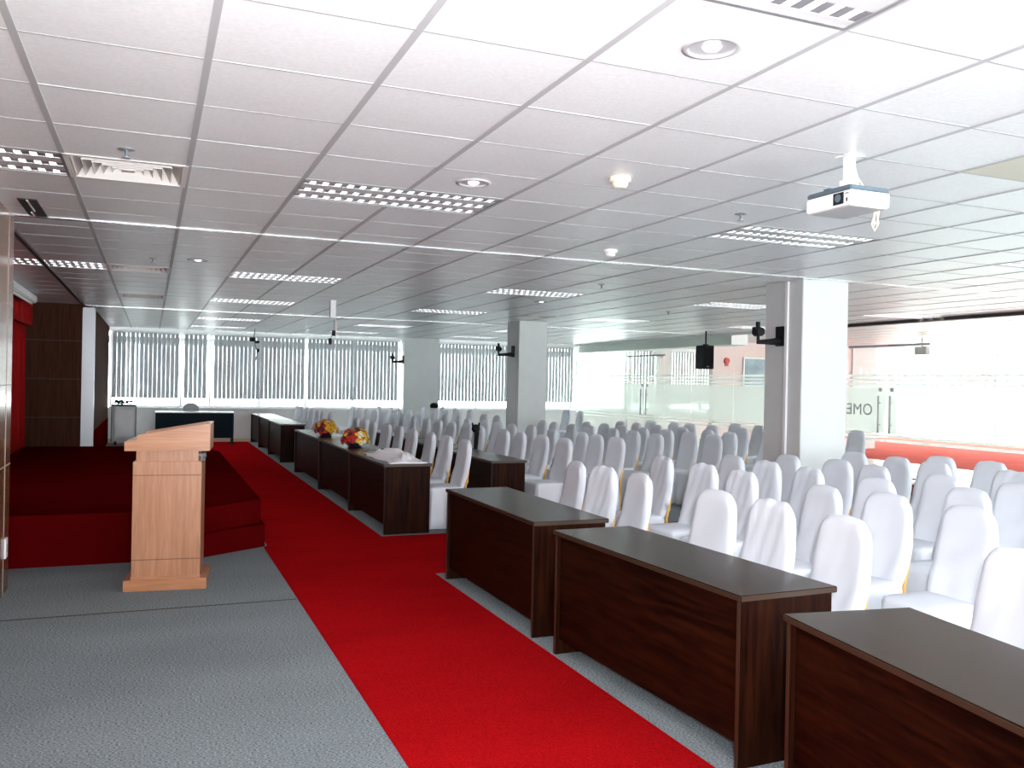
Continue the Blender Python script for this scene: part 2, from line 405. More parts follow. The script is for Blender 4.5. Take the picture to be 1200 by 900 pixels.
# ---- glass partition at XG: panes, doors, frosted film, stripes
FZ = dict(low=(0.90, 1.70), s=[(0.755, 0.80), (0.84, 0.88), (1.725, 1.765), (1.80, 1.84), (1.875, 1.92)])
def frosted(parent, y0, y1):
    bm = bmesh.new()
    box(bm, XG - 0.0085, y0, FZ['low'][0], XG - 0.0065, y1, FZ['low'][1])
    obj('frosted_film', bm, M['film'], parent)
    bm = bmesh.new()
    for a, b in FZ['s']: box(bm, XG - 0.0085, y0, a, XG - 0.0065, y1, b)
    obj('frosted_stripes', bm, M['stripe'], parent)
edges = [-3.0, -0.6, 1.7, 4.0, 6.3, 8.6, 10.62, 11.52, 12.42, 14.1, 15.8, 17.4, 18.58, 19.50, 20.42, 22.0, 23.5]
door_panes = {(10.62, 11.52), (11.52, 12.42), (18.58, 19.50), (19.50, 20.42)}
wn = 5; dn = 1
for a, b in zip(edges, edges[1:]):
    if (a, b) in door_panes:
        d = struct(obj('door_%d' % dn, bx(XG - 0.006, a + 0.006, 0.012, XG + 0.006, b - 0.006, 2.42), M['glass']))
        dn += 1
        near_side = (a, b) in ((10.62, 11.52), (18.58, 19.50))
        hy = b - 0.13 if near_side else a + 0.13
        for side in (-1, 1):
            bm = bmesh.new()
            cyl(bm, (XG + side*0.055, hy, 0.90), (XG + side*0.055, hy, 1.55), 0.014, n=12)
            for z in (1.05, 1.42): cyl(bm, (XG + side*0.006, hy, z), (XG + side*0.055, hy, z), 0.009, n=10)
            obj('pull_handle', bm, M['steel' if side > 0 else 'grey_plastic'], d, smooth=True)
        bm = bmesh.new(); box(bm, XG - 0.012, a + 0.006, 0.0, XG + 0.012, b - 0.006, 0.05); box(bm, XG - 0.012, a + 0.006, 2.39, XG + 0.012, b - 0.006, 2.43)
        obj('door_rail', bm, M['steel'], d)
        bm = bmesh.new(); box(bm, XG - 0.02, hy - 0.03, 1.62, XG + 0.02, hy + 0.03, 1.68)
        obj('door_lock', bm, M['grey_plastic'], d)
        frosted(d, a + 0.006, b - 0.006)
        obj('head_pane', bx(XG - 0.006, a + 0.006, 2.44, XG + 0.006, b - 0.006, CEIL - 0.05), M['glass'], d)
        if (a, b) == (11.52, 12.42):
            cu = bpy.data.curves.new('lettering', 'FONT'); cu.body = 'OME'; cu.size = 0.285; cu.extrude = 0.0006; cu.space_character = 1.05
            to = bpy.data.objects.new('lettering_tmp', cu); COL.objects.link(to)
            bpy.context.view_layer.update()
            dg = bpy.context.evaluated_depsgraph_get()
            me = bpy.data.meshes.new_from_object(to.evaluated_get(dg))
            bpy.data.objects.remove(to)
            xs = [v.co.x for v in me.vertices]; w = max(xs) - min(xs); x_0 = min(xs); f = 0.60 / w
            me.transform(Matrix.Translation((0, 0, 0)) @ Matrix.Diagonal((f, 1, 1, 1)) @ Matrix.Translation((-x_0, 0, 0)))
            me.transform(Matrix(((0, 0, 1, XG - 0.0105), (1, 0, 0, 11.83), (0, 1, 0, 1.205), (0, 0, 0, 1))))
            me.materials.append(M['letter'])
            lo = bpy.data.objects.new('lettering', me); COL.objects.link(lo); lo.parent = d
            lo['label'] = 'grey letters on the frosted glass, mirrored from inside'
    else:
        w = struct(obj('window_%d' % wn, bx(XG - 0.006, a + 0.004, 0.012, XG + 0.006, b - 0.004, CEIL - 0.05), M['glass'])); wn += 1
        frosted(w, a + 0.004, b - 0.004)
        bm = bmesh.new(); box(bm, XG - 0.015, a + 0.004, 0.0, XG + 0.015, b - 0.004, 0.03)
        obj('floor_channel', bm, M['steel'], w)

# ---- lobby beyond the glass
struct(obj('wall_lobby', bx(13.4, 19.0, 0, 18.8, 19.15, CEIL), M['pinkwall']))
bm = bmesh.new()
for y in [0.5 + 2.4*k for k in range(0, 11)]: box(bm, XE - 0.04, y - 0.03, 0, XE + 0.04, y + 0.03, CEIL)
box(bm, XE - 0.039, 0.5, 0, XE + 0.039, 24.5, 0.06); box(bm, XE - 0.039, 0.5, CEIL - 0.05, XE + 0.039, 24.5, CEIL)
w = struct(obj('window_%d' % wn, bm, M['frame_white']))
for k in range(10):
    obj('pane', bx(XE - 0.004, 0.53 + 2.4*k, 0.06, XE + 0.004, 2.87 + 2.4*k, CEIL - 0.05), M['glass'], w)
struct(obj('wall_lobby_bulkhead', bx(XG + 0.06, 16.0, 2.58, XG + 0.5, YF, CEIL - 0.01), M['whitewall']))

struct(obj('column_lobby_end', bx(18.0, 18.95, 0, 18.85, 19.2, CEIL), M['col']))
t = thing('wall_picture', 'large blue-grey picture on the lobby wall, seen through glass left of the near column', 'picture', (14.95, 18.99, 0.9))
obj('canvas', bx(-0.58, -0.03, 0.0, 0.58, -0.008, 1.5), M['picture'], t)
bm = bmesh.new()
for a in ((-0.62,-0.035,-0.04,0.62,-0.004,0.0), (-0.62,-0.035,1.5,0.62,-0.004,1.54), (-0.62,-0.035,0,-0.58,-0.004,1.5), (0.58,-0.035,0,0.62,-0.004,1.5)): box(bm, *a)
obj('picture_frame', bm, M['frame_white'], t)
t = thing('fire_bell', 'small red fire alarm bell high on the pink lobby wall beside the hanging speaker', 'alarm', (13.82, 19.002, 2.33))
bm = bmesh.new(); cyl(bm, (0,0,0), (0,-0.05,0), 0.09, 0.075, 20); obj('gong', bm, M['red_plastic'], t, smooth=False)
bm = bmesh.new(); box(bm, -0.05, -0.03, -0.14, 0.05, 0.005, -0.06); obj('striker_box', bm, M['red_plastic'], t)

# small fittings hanging in the lobby
t = thing('security_camera', 'white security camera hanging from the lobby ceiling beyond the far glass doors', 'camera', (12.6, 20.4, 2.45))
bm = bmesh.new(); cyl(bm, (0, 0, 0.10), (0, 0, CEIL - 2.45), 0.02, n=10); box(bm, -0.03, -0.03, 0.07, 0.03, 0.03, 0.12); obj('mount', bm, M['white_plastic'], t)
bm = bmesh.new(); cyl(bm, (-0.16, -0.02, 0.09), (0.10, -0.06, 0.0), 0.055, n=16); obj('camera_body', bm, M['white_plastic'], t)
bm = bmesh.new(); cyl(bm, (0.10, -0.06, 0.0), (0.12, -0.063, -0.007), 0.045, n=14); obj('lens', bm, M['grey_plastic'], t)
t = thing('hanging_box', 'small dark grey box hanging from the lobby ceiling before the bright windows', 'box', (16.0, 14.75, 2.55))
obj('case', bx(-0.06, -0.16, -0.09, 0.06, 0.16, 0.09), M['grey_plastic'], t, bevel=0.008)
bm = bmesh.new(); cyl(bm, (0, 0, 0.088), (0, 0, CEIL - 2.55), 0.015, n=10); obj('hanger_rod', bm, M['grey_plastic'], t)

# ------------------------------------------------------------------ carpets and stage
bm = bmesh.new()
P2 = [(1.04, YB + 0.02), (2.275, YB + 0.02), (2.275, 7.18), (XG - 0.1, 7.18), (XG - 0.1, 9.05), (2.275, 9.05), (2.335, YF - 0.03), (1.085, YF - 0.03), (1.085, 8.88), (1.04, 8.78)]
prism(bm, P2, 0.0005, 0.004)
tag(obj('red_carpet', bm, M['red_carpet']), 'long red carpet down the aisle with a red cross aisle branching to the right', 'carpet')

st = thing('stage', 'dark red carpeted stage platform along the left wall with two corner steps', 'stage', (0, 8.4, 0))
SZ = 0.44
bm = bmesh.new()
prism(bm, [(-2.14, 0.0), (0.28, 0.0), (0.45, 0.08), (1.03, 0.60), (1.05, 6.6), (0.85, 7.4), (0.40, 7.85), (-1.0, 7.98), (-2.14, 7.98)], 0.0, SZ)
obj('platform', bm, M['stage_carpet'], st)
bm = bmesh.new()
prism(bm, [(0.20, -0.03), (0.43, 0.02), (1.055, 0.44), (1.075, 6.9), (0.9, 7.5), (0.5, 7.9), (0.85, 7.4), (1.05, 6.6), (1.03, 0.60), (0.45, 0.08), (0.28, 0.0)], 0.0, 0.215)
obj('step', bm, M['stage_carpet'], st)

# curtain and valance in the stage recess
t = thing('stage_curtain', 'deep red pleated curtain with a valance at the back of the stage', 'curtain', (-1.95, 12.0, SZ))
def pleats(y0, y1, z0, z1, x, amp, step, n):
    bm = bmesh.new(); k = int((y1 - y0) / step); cols = []
    for i in range(k + 1):
        y = y0 + (y1 - y0)*i/k
        d = amp*(math.sin(i*2*PI/n) + 0.35*math.sin(i*2*PI/n*2.3 + 1.1))
        cols.append([bm.verts.new((x + d*(1 - 0.25*q), y, z0 + (z1 - z0)*q)) for q in (0, .25, .5, .75, 1)])
    for A, B in zip(cols, cols[1:]):
        for j in range(4): bm.faces.new((A[j], B[j], B[j+1], A[j+1]))
    return bm
o = obj('drape', pleats(-4.2, 4.25, 0.01, 2.0, 0.0, 0.055, 0.022, 10), M['curtain'], t, smooth=True)
sm = o.modifiers.new('thick', 'SOLIDIFY'); sm.thickness = 0.006
o = obj('valance', pleats(-4.25, 4.28, 1.98, CEIL - SZ - 0.02, 0.13, 0.018, 0.03, 14), M['curtain'], t, smooth=True)
sm = o.modifiers.new('thick', 'SOLIDIFY'); sm.thickness = 0.006
# roll-down screen housing
t = thing('projection_screen', 'white rolled-up projection screen housing under the ceiling above the stage', 'screen', (-1.66, 12.3, CEIL - 0.13))
obj('housing', bx(-0.06, -2.6, 0.0, 0.06, 2.6, 0.11), M['white_plastic'], t, bevel=0.015)
obj('screen_edge', bx(-0.012, -2.5, -0.03, 0.012, 2.5, 0.0), M['white_plastic'], t)
bm = bmesh.new()
for y in (-2.2, 2.2): box(bm, -0.02, y - 0.02, 0.108, 0.02, y + 0.02, 0.128)
obj('ceiling_bracket', bm, M['grey_plastic'], t)
# white socket on the near wall
t = thing('wall_socket', 'small white socket low on the brown wall at the left edge', 'socket', (XW + 0.001, 7.47, 0.34))
obj('plate', bx(0, -0.05, -0.075, 0.014, 0.05, 0.075), M['white_plastic'], t, bevel=0.004)
obj('outlet', bx(0.014, -0.03, -0.03, 0.017, 0.03, 0.03), M['grey_plastic'], t)

# ------------------------------------------------------------------ ceiling fittings
TUBE = bpy.data.lights.new('tube_glow', 'AREA'); TUBE.shape = 'RECTANGLE'; TUBE.size = 1.18; TUBE.size_y = 0.028; TUBE.energy = 4.0; TUBE.color = (1.0, 0.985, 0.97)
TUBE_FAR = TUBE.copy(); TUBE_FAR.energy = 6.0     # extra power added to brighten the far wall and trolley
def make_light(light):
    t = thing('ceiling_light', '', 'ceiling light', (0, 0, CEIL))
    bm = bmesh.new(); W, D = LIGHT_W, 0.6
    h = 0.10
    box(bm, 0.01, 0.01, h, W - 0.01, D - 0.01, h + 0.012)
    for a in ((0.0, 0.0, W, 0.016), (0.0, D - 0.016, W, D), (0.0, 0.016, 0.016, D - 0.016), (W - 0.016, 0.016, W, D - 0.016)):
        box(bm, a[0], a[1], -0.004, a[2], a[3], h)
    obj('housing', bm, M['fixture_in'], t)
    cs = [0.10, 0.30, 0.50]; hw = 0.040
    bm = bmesh.new()
    ys = [0.016] + [q for c in cs for q in (c - hw, c + hw)] + [D - 0.016]
    for i in range(0, len(ys), 2): box(bm, 0.016, ys[i], 0.0, W - 0.016, ys[i+1], 0.006)
    obj('cover_strips', bm, M['strip'], t)
    for yc in cs:
        bm = bmesh.new()
        prof = [(-hw, 0.0), (-hw*0.95, 0.03), (-hw*0.6, 0.075), (0, 0.09), (hw*0.6, 0.075), (hw*0.95, 0.03), (hw, 0.0)]
        A = [bm.verts.new((0.016, yc + y, z)) for y, z in prof]; B = [bm.verts.new((W - 0.016, yc + y, z)) for y, z in prof]
        for i in range(len(prof) - 1): bm.faces.new((A[i], B[i], B[i+1], A[i+1]))
        r = obj('reflector', bm, M['alu'], t, smooth=True)
        bm = bmesh.new()
        for q in range(0, 17):
            x = 0.03 + (W - 0.06)*q/16
            v = [bm.verts.new(p) for p in ((x - 0.021, yc - hw, 0.001), (x + 0.021, yc - hw, 0.001), (x + 0.021, yc + hw, 0.001), (x - 0.021, yc + hw, 0.001),
                                           (x, yc - hw, 0.036), (x, yc + hw, 0.036))]
            for f in ((0,1,2,3), (0,3,5,4), (1,4,5,2), (0,4,1), (3,2,5)): bm.faces.new([v[i] for i in f])
        obj('louvre_blades', bm, M['blade'], r)
        bm = bmesh.new(); cyl(bm, (0.03, yc, 0.066), (W - 0.03, yc, 0.066), 0.013, n=10)
        obj('lamp_tube', bm, M['tube'], r)
        lo = bpy.data.objects.new('tube_glow', light); COL.objects.link(lo); lo.parent = r; lo.location = (W/2, yc, 0.050)
    return t
lname = {}
proto = make_light(TUBE); proto_far = make_light(TUBE_FAR); far_used = False
spots_txt = {
 (0.8164, 5.273): 'louvred ceiling light left of centre, ahead of the white ceiling track',
 (4.0164, 5.273): 'louvred ceiling light just behind and below the ceiling projector',
 (-1.7436, 5.273): 'louvred ceiling light at the left edge, beside the square air vent',
 (7.2164, 5.273): 'louvred ceiling light at the right edge beyond the projector',
 (0.8164, 1.673): 'louvred ceiling light at the top of the photo, nearest the camera',
 (4.0164, 1.673): 'louvred ceiling light above the nearest table, outside the top right',
}
rowtxt = {10.27: 'first row beyond the white ceiling track', 13.87: 'second row beyond the white ceiling track', 18.4: 'row beyond the far ceiling track', 21.4: 'last row before the far windows'}
cnt = {}
first = True
for x, y in fixtures:
    if (x, y) in spots_txt: lab = spots_txt[(x, y)]
    else:
        cnt[y] = cnt.get(y, 0) + 1
        lab = 'louvred ceiling light, %s from the left in the %s' % (ORD[cnt[y]], rowtxt[y])
    if first: proto['label'] = lab; proto['group'] = 'louvred ceiling lights'; proto.location = (x, y, CEIL); first = False
    elif y > 18 and not far_used:
        far_used = True; proto_far.location = (x, y, CEIL); proto_far['label'] = lab; proto_far['group'] = 'louvred ceiling lights'
    else: dup(proto_far if y > 18 else proto, lab, (x, y, CEIL), 0, 'louvred ceiling lights')

def make_vent():
    t = thing('air_vent', '', 'air vent', (0, 0, CEIL))
    W, D = 0.64, 0.6
    bm = bmesh.new()
    for a in ((0, 0, W, 0.03), (0, D - 0.03, W, D), (0, 0.03, 0.03, D - 0.03), (W - 0.03, 0.03, W, D - 0.03)): box(bm, a[0], a[1], -0.005, a[2], a[3], 0.008)
    obj('frame', bm, M['vent'], t)
    obj('throat', bx(0.02, 0.02, 0.13, W - 0.02, D - 0.02, 0.14), M['ventdark'], t)
    bm = bmesh.new()
    for k in range(5):
        i0 = 0.035 + 0.05*k; i1 = i0 + 0.045
        cx, cy = W/2, D/2
        def ring(i, z): return [bm.verts.new(p) for p in ((i, i, z), (W - i, i, z), (W - i, D - i, z), (i, D - i, z))]
        lo = ring(i0, -0.002); hi = ring(i1, 0.075)
        for q in range(4): bm.faces.new((lo[q], lo[(q+1)%4], hi[(q+1)%4], hi[q]))
    o = obj('louvre_rings', bm, M['vent'], t)
    m = o.modifiers.new('thick', 'SOLIDIFY'); m.thickness = 0.004
    bm = bmesh.new(); box(bm, 0.285, 0.27, -0.002, 0.355, 0.33, 0.004); obj('centre_plate', bm, M['vent'], t)
    return t
vl = ['square air vent with angled blades in the near ceiling, left side', 'square air vent beyond the white ceiling track, first from it',
      'square air vent over the stage side, farthest on the left', 'square air vent in the far ceiling near the middle column']
pv = make_vent()
for k, (x, y) in enumerate(vents):
    if k == 0: pv.location = (x, y, CEIL); pv['label'] = vl[0]; pv['group'] = 'square air vents'
    else: dup(pv, vl[k], (x, y, CEIL), 0, 'square air vents')

tag(obj('ceiling_panel', bx(panel_cell[0] + 0.012, panel_cell[1] + 0.012, CEIL - 0.004, panel_cell[0] + 0.628, panel_cell[1] + 0.588, CEIL + 0.006), M['beige_tile']),
    'beige replacement ceiling tile right of the projector', 'ceiling tile')

# black slot diffuser by the left edge
t = thing('slot_diffuser', 'black slotted air diffuser in the ceiling at the left edge', 'air vent', (-0.80, 7.10, CEIL))
bm = bmesh.new(); box(bm, -0.06, -0.34, -0.008, 0.06, 0.34, 0.03); obj('slot_body', bm, M['ventdark'], t)
bm = bmesh.new(); box(bm, -0.005, -0.33, -0.014, 0.005, 0.1, -0.008); box(bm, -0.03, 0.16, -0.014, -0.02, 0.33, -0.008); obj('divider', bm, M['vent'], t)

def make_downlight():
    t = thing('downlight', '', 'downlight', (0, 0, CEIL))
    bm = bmesh.new(); lathe(bm, [(0.105, 0.0), (0.105, -0.006), (0.085, -0.010), (0.080, -0.004), (0.078, 0.0)], 28)
    obj('trim_ring', bm, M['grey_plastic'], t, smooth=True)
    bm = bmesh.new(); lathe(bm, [(0.080, -0.003), (0.06, -0.0015), (0.0, -0.001)], 24); obj('reflector', bm, M['alu'], t, smooth=True)
    bm = bmesh.new(); lathe(bm, [(0.0, -0.012), (0.026, -0.010), (0.034, -0.002), (0.03, -0.0012)], 18); obj('bulb', bm, M['lamp_glow'], t, smooth=True)
    return t
dl = [(1.79, 2.58, 'round recessed downlight nearest the camera, top centre of the ceiling'),
      (1.75, 4.92, 'small round downlight beside the louvred light left of centre'),
      (0.42, 9.45, 'small round downlight beyond the track above the lectern'),
      (5.2, 11.6, 'small round downlight over the far chairs, left of the column')]
p = make_downlight()
for k, (x, y, lab) in enumerate(dl):
    if k == 0: p.location = (x, y, CEIL); p['label'] = lab; p['group'] = 'downlights'
    else: dup(p, lab, (x, y, CEIL), 0, 'downlights')
def make_detector(mat):
    t = thing('smoke_detector', '', 'smoke detector', (0, 0, CEIL))
    bm = bmesh.new(); lathe(bm, [(0.062, 0), (0.062, -0.02), (0.055, -0.028), (0, -0.028)], 24); obj('base', bm, mat, t, smooth=False)
    bm = bmesh.new(); lathe(bm, [(0.048, -0.028), (0.042, -0.05), (0.03, -0.06), (0, -0.06)], 24); obj('sensing_head', bm, mat, t, smooth=False)
    return t
a = make_detector(M['cream_plastic']); a.location = (2.46, 4.42, CEIL); a['label'] = 'cream smoke detector on the ceiling, centre, nearer the camera'; a['group'] = 'smoke detectors'
b = make_detector(M['white_plastic']); b.location = (3.71, 6.82, CEIL); b['label'] = 'white smoke detector just ahead of the ceiling track, centre'; b['group'] = 'smoke detectors'
def make_sprinkler():
    t = thing('sprinkler', '', 'sprinkler', (0, 0, CEIL))
    bm = bmesh.new(); lathe(bm, [(0.0, 0.02), (0.045, 0.02), (0.045, 0), (0.042, -0.006), (0.015, -0.012), (0.0, -0.012)], 20); obj('escutcheon', bm, M['steel'], t)
    bm = bmesh.new(); cyl(bm, (0,0,-0.012), (0,0,-0.045), 0.009, 0.006, 10); obj('nozzle', bm, M['slate'], t)
    bm = bmesh.new(); cyl(bm, (0,0,-0.045), (0,0,-0.049), 0.022, n=14); obj('deflector', bm, M['steel'], t)
    return t
sp = [(-0.14, 5.04, 'fire sprinkler head next to the near square air vent'), (3.71, 4.97, 'fire sprinkler head in front of the light below the projector'),
      (0.0, 9.55, 'fire sprinkler head beyond the track above the lectern'), (7.6, 12.0, 'fire sprinkler head over the far chairs right of the near column'),
      (4.9, 9.2, 'fire sprinkler head beyond the track, over the far front tables')]
p = make_sprinkler()
for k, (x, y, lab) in enumerate(sp):
    if k == 0: p.location = (x, y, CEIL + 0.003); p['label'] = lab; p['group'] = 'sprinklers'
    else: dup(p, lab, (x, y, CEIL + 0.003), 0, 'sprinklers')

# ------------------------------------------------------------------ projector
t = thing('projector', 'white ceiling projector with slate top hanging by a white pole, upper right', 'projector', (3.146, 3.35, 2.545))
PW, PL, PH = 0.255, 0.315, 0.105
obj('body', bx(0, 0, 0.006, PW, PL, 0.078), M['white_plastic'], t, bevel=0.006)
obj('top_cover', bx(0.002, 0.002, 0.0785, PW - 0.002, PL - 0.002, PH), M['slate'], t, bevel=0.006)
obj('base_plate', bx(0.012, 0.012, 0.0, PW - 0.012, PL - 0.012, 0.0055), M['grey_plastic'], t)
bm = bmesh.new(); box(bm, -0.003, 0.045, 0.014, 0.004, 0.115, 0.072); lw = obj('lens_window', bm, M['lens'], t)
bm = bmesh.new(); cyl(bm, (-0.006, 0.082, 0.045), (0.0, 0.082, 0.045), 0.02, n=18); obj('lens', bm, M['slate'], lw)
bm = bmesh.new(); box(bm, -0.002, 0.02, 0.022, 0.003, 0.028, 0.04); box(bm, -0.002, 0.012, 0.06, 0.003, 0.034, 0.064); obj('sensor', bm, M['black'], t)
bm = bmesh.new()
for k in range(9): box(bm, -0.0015, 0.15 + k*0.016, 0.02, 0.002, 0.157 + k*0.016, 0.068)
obj('grille', bm, M['frame_white'], t)
bm = bmesh.new(); cyl(bm, (0.0, 0.20, PH), (0.0, 0.20, PH + 0.0), 0.01) if False else box(bm, 0.02, 0.17, PH - 0.001, 0.05, 0.21, PH + 0.012); obj('focus_ring', bm, M['slate'], t)
bm = bmesh.new(); box(bm, 0.098, 0.118, PH + 0.02, 0.140, 0.160, CEIL - 2.545 - 0.006); box(bm, 0.088, 0.105, PH - 0.001, 0.150, 0.172, PH + 0.055)
box(bm, 0.07, 0.09, CEIL - 2.545 - 0.006, 0.168, 0.188, CEIL - 2.545)
obj('mount_pole', bm, M['white_plastic'], t)
bm = bmesh.new()
tube(bm, [(0.138, 0.15, 0.275), (0.165, 0.15, 0.20), (0.20, 0.15, 0.13), (0.25, 0.14, 0.112), (0.275, 0.125, 0.08), (0.275, 0.12, 0.0), (0.255, 0.12, -0.055), (0.275, 0.12, -0.085), (0.298, 0.12, -0.05), (0.292, 0.12, 0.01), (0.262, 0.12, 0.03)], 0.0055)
tube(bm, [(0.138, 0.14, 0.275), (0.175, 0.14, 0.18), (0.23, 0.13, 0.114), (0.285, 0.115, 0.09), (0.298, 0.11, 0.03), (0.285, 0.112, -0.03), (0.268, 0.112, -0.06), (0.262, 0.112, 0.0), (0.258, 0.112, 0.04)], 0.004)
obj('cable', bm, M['cream_plastic'], t, smooth=True)

# far ceiling projector (small) with hanging cables
t = thing('projector_mount', 'empty white projector pole with dangling cables in the far ceiling', 'projector mount', (2.5, 13.2, CEIL - 0.26))
obj('pole', bx(-0.04, -0.04, 0.0, 0.04, 0.04, 0.26), M['white_plastic'], t)
bm = bmesh.new(); tube(bm, [(0.03, 0.0, 0.02), (0.06, 0, -0.1), (0.05, 0.01, -0.28), (0.065, 0, -0.42)], 0.007)
obj('cable', bm, M['cream_plastic'], t)
bm = bmesh.new(); box(bm, -0.005, -0.02, -0.27, 0.045, 0.02, -0.19); box(bm, -0.055, -0.02, -0.40, -0.01, 0.02, -0.31); tube(bm, [(0.02, 0, -0.2), (0.03, 0, -0.02)], 0.004); tube(bm, [(-0.03, 0, -0.32), (0.0, 0, -0.26)], 0.004)
obj('connector', bm, M['black'], t)
t = thing('cable_bundle', 'black cables and clamp dangling from the ceiling before the far blinds', 'cable', (2.30, 21.9, CEIL - 0.747))
bm = bmesh.new(); tube(bm, [(0.0, 0, 0.78), (-0.02, 0, 0.6), (-0.04, 0, 0.5), (0.0, 0, 0.36), (0.06, 0, 0.2), (0.03, 0, 0.0)], 0.012); obj('cable', bm, M['slate'], t)
bm = bmesh.new(); box(bm, -0.12, -0.03, 0.44, 0.0, 0.03, 0.54); box(bm, 0.0, -0.03, 0.40, 0.10, 0.03, 0.46); box(bm, 0.05, -0.03, 0.19, 0.10, 0.03, 0.27); obj('clamp', bm, M['black'], t)

# ------------------------------------------------------------------ hanging speaker and brackets
t = thing('hanging_speaker', 'black loudspeaker hanging from the ceiling before the glass partition', 'speaker', (10.9, 15.7, 2.02))
bm = bmesh.new()
prism(bm, [(-0.17, -0.14), (0.10, -0.14), (0.18, 0.05), (0.14, 0.20), (-0.13, 0.20)], 0.0, 0.5)
obj('cabinet', bm, M['black'], t, bevel=0.012)
obj('grille', bx(-0.155, -0.147, 0.03, 0.085, -0.139, 0.47), M['blackgrille'], t)
obj('badge', bx(-0.075, -0.149, 0.045, -0.04, -0.146, 0.055), M['steel'], t)
bm = bmesh.new(); cyl(bm, (0.0, 0.02, 0.5), (0.0, 0.02, CEIL - 2.02), 0.016, n=10); box(bm, -0.05, -0.02, 0.498, 0.05, 0.06, 0.53); obj('hanger_rod', bm, M['black'], t)

def make_bracket(label, loc, rz):
    t = thing('speaker_bracket', label, 'bracket', loc, rz, 'empty speaker brackets')
    obj('wall_plate', bx(-0.03, -0.06, -0.10, 0.0, 0.06, 0.12), M['black'], t, bevel=0.004)
    bm = bmesh.new()
    for s in (-1, 1):
        A = [(-0.03, s*0.02, -0.075), (-0.03, s*0.02, 0.0), (-0.30, s*0.015, -0.035), (-0.30, s*0.015, -0.075)]
    tube(bm, [(-0.02, 0, -0.045), (-0.16, 0, -0.055), (-0.31, 0, -0.062)], [0.045, 0.032, 0.024], 10)
    obj('arm', bm, M['black'], t)
    bm = bmesh.new(); cyl(bm, (-0.31, 0, -0.085), (-0.31, 0, 0.12), 0.018, n=10); cyl(bm, (-0.31, -0.05, 0.05), (-0.31, 0.05, 0.05), 0.05, n=14)
    box(bm, -0.37, -0.03, 0.04, -0.29, 0.03, 0.10); box(bm, -0.33, -0.02, 0.10, -0.30, 0.02, 0.16)
    obj('swivel_head', bm, M['black'], t)
make_bracket('empty black speaker bracket on the near white column', (6.493, 7.93, 2.21), 0)
make_bracket('empty black speaker bracket on the middle white column', (6.443, 15.62, 2.24), 0)
make_bracket('empty black speaker bracket by the far white pilaster', (6.372, YF - 0.235, 2.22), 0)

# ------------------------------------------------------------------ vertical blinds
def blind(label, x0, x1, y=YF - 0.06, ang=-8, zb=1.10, drop=()):
    t = thing('vertical_blind', label, 'blind', ((x0 + x1)/2, y, zb), 0, 'vertical blinds')
    w = (x1 - x0)/2
    obj('head_rail', bx(-w, -0.025, 2.71 - zb, w, 0.025, 2.755 - zb), M['frame_white'], t)
    bm = bmesh.new(); n = int((x1 - x0)/0.1); wv = bmesh.new()
    for k in range(n):
        x = -w + (k + 0.5)*(x1 - x0)/n
        a = math.radians(ang + random.uniform(-2.5, 2.5)); hw = 0.0492
        if k in drop: a = math.radians(-38)
        c, s = math.cos(a)*hw, math.sin(a)*hw; tk = 0.0012
        nx, ny = -math.sin(a)*tk, math.cos(a)*tk
        for B, za, zc in ((bm, 0.02, 2.71 - zb), (wv, 0.0, 0.02)):
            q = [(x - c + nx, -s + ny), (x + c + nx, s + ny), (x + c - nx, s - ny), (x - c - nx, -s - ny)]
            prism(B, q, za, zc)
    obj('slats', bm, M['blind'], t)
    obj('slat_weights', wv, M['grey_plastic'], t)
blind('leftmost vertical blind on the far window, by the dark panel', -0.88, 0.64, drop=(3, 5))
blind('narrow vertical blind, second from the left on the far window', 0.76, 1.30, ang=-6)
blind('wide vertical blind in the middle of the left far window', 1.47, 3.74, ang=3)
blind('vertical blind left of the far white pilaster', 3.82, 6.26, ang=6)
blind('vertical blind between the pilaster and the glass partition', 7.40, 11.62, ang=9)
blind('vertical blind in the lobby window left of the wide pier', 13.66, 14.42, ang=9)
blind('vertical blind in the lobby window right of the wide pier', 14.95, 16.6, ang=9)

# ------------------------------------------------------------------ tables
def make_table(label, x0, y0, L, D=0.55, rz=0.0, H=0.75, first_corner=True, group='dark wood conference tables'):
    """x0,y0 = front corner nearest the camera; the table runs +L in y and +D in x before turning by rz about that corner"""
    t = thing('conference_table', label, 'table', (x0, y0, 0.0045 if rz < 0 else 0), rz, group)
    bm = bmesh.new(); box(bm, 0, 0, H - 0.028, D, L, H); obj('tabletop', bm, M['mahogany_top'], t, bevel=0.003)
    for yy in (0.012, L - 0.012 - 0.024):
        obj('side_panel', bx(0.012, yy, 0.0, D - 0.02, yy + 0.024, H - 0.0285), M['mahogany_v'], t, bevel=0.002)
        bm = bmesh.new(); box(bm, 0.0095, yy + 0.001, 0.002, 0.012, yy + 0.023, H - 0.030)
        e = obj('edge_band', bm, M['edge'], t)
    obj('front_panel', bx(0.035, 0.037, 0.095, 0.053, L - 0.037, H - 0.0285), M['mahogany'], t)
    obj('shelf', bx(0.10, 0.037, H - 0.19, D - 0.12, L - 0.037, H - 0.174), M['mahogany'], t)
    bm = bmesh.new(); box(bm, -0.0022, 0.004, H - 0.025, 0.0, L - 0.004, H - 0.004); box(bm, 0.004, -0.0022, H - 0.025, D - 0.004, 0.0, H - 0.004)
    obj('top_edge', bm, M['edge'], t)
    return t
make_table('nearest dark wood table, cut off by the bottom right corner', 2.068, 1.02, 1.78, 0.58, math.radians(-8.0))
make_table('dark wood table, second from the camera, with the reddish end panel in full view', 2.345, 3.09, 1.76, 0.545, math.radians(2.0))
make_table('dark wood table, third from the camera, just before the red cross aisle', 2.29, 5.16, 1.82, 0.55, 0)
make_table('dark table just beyond the red cross aisle, crumpled white cloth on its near end', 2.305, 9.13, 1.86, 0.535, 0)
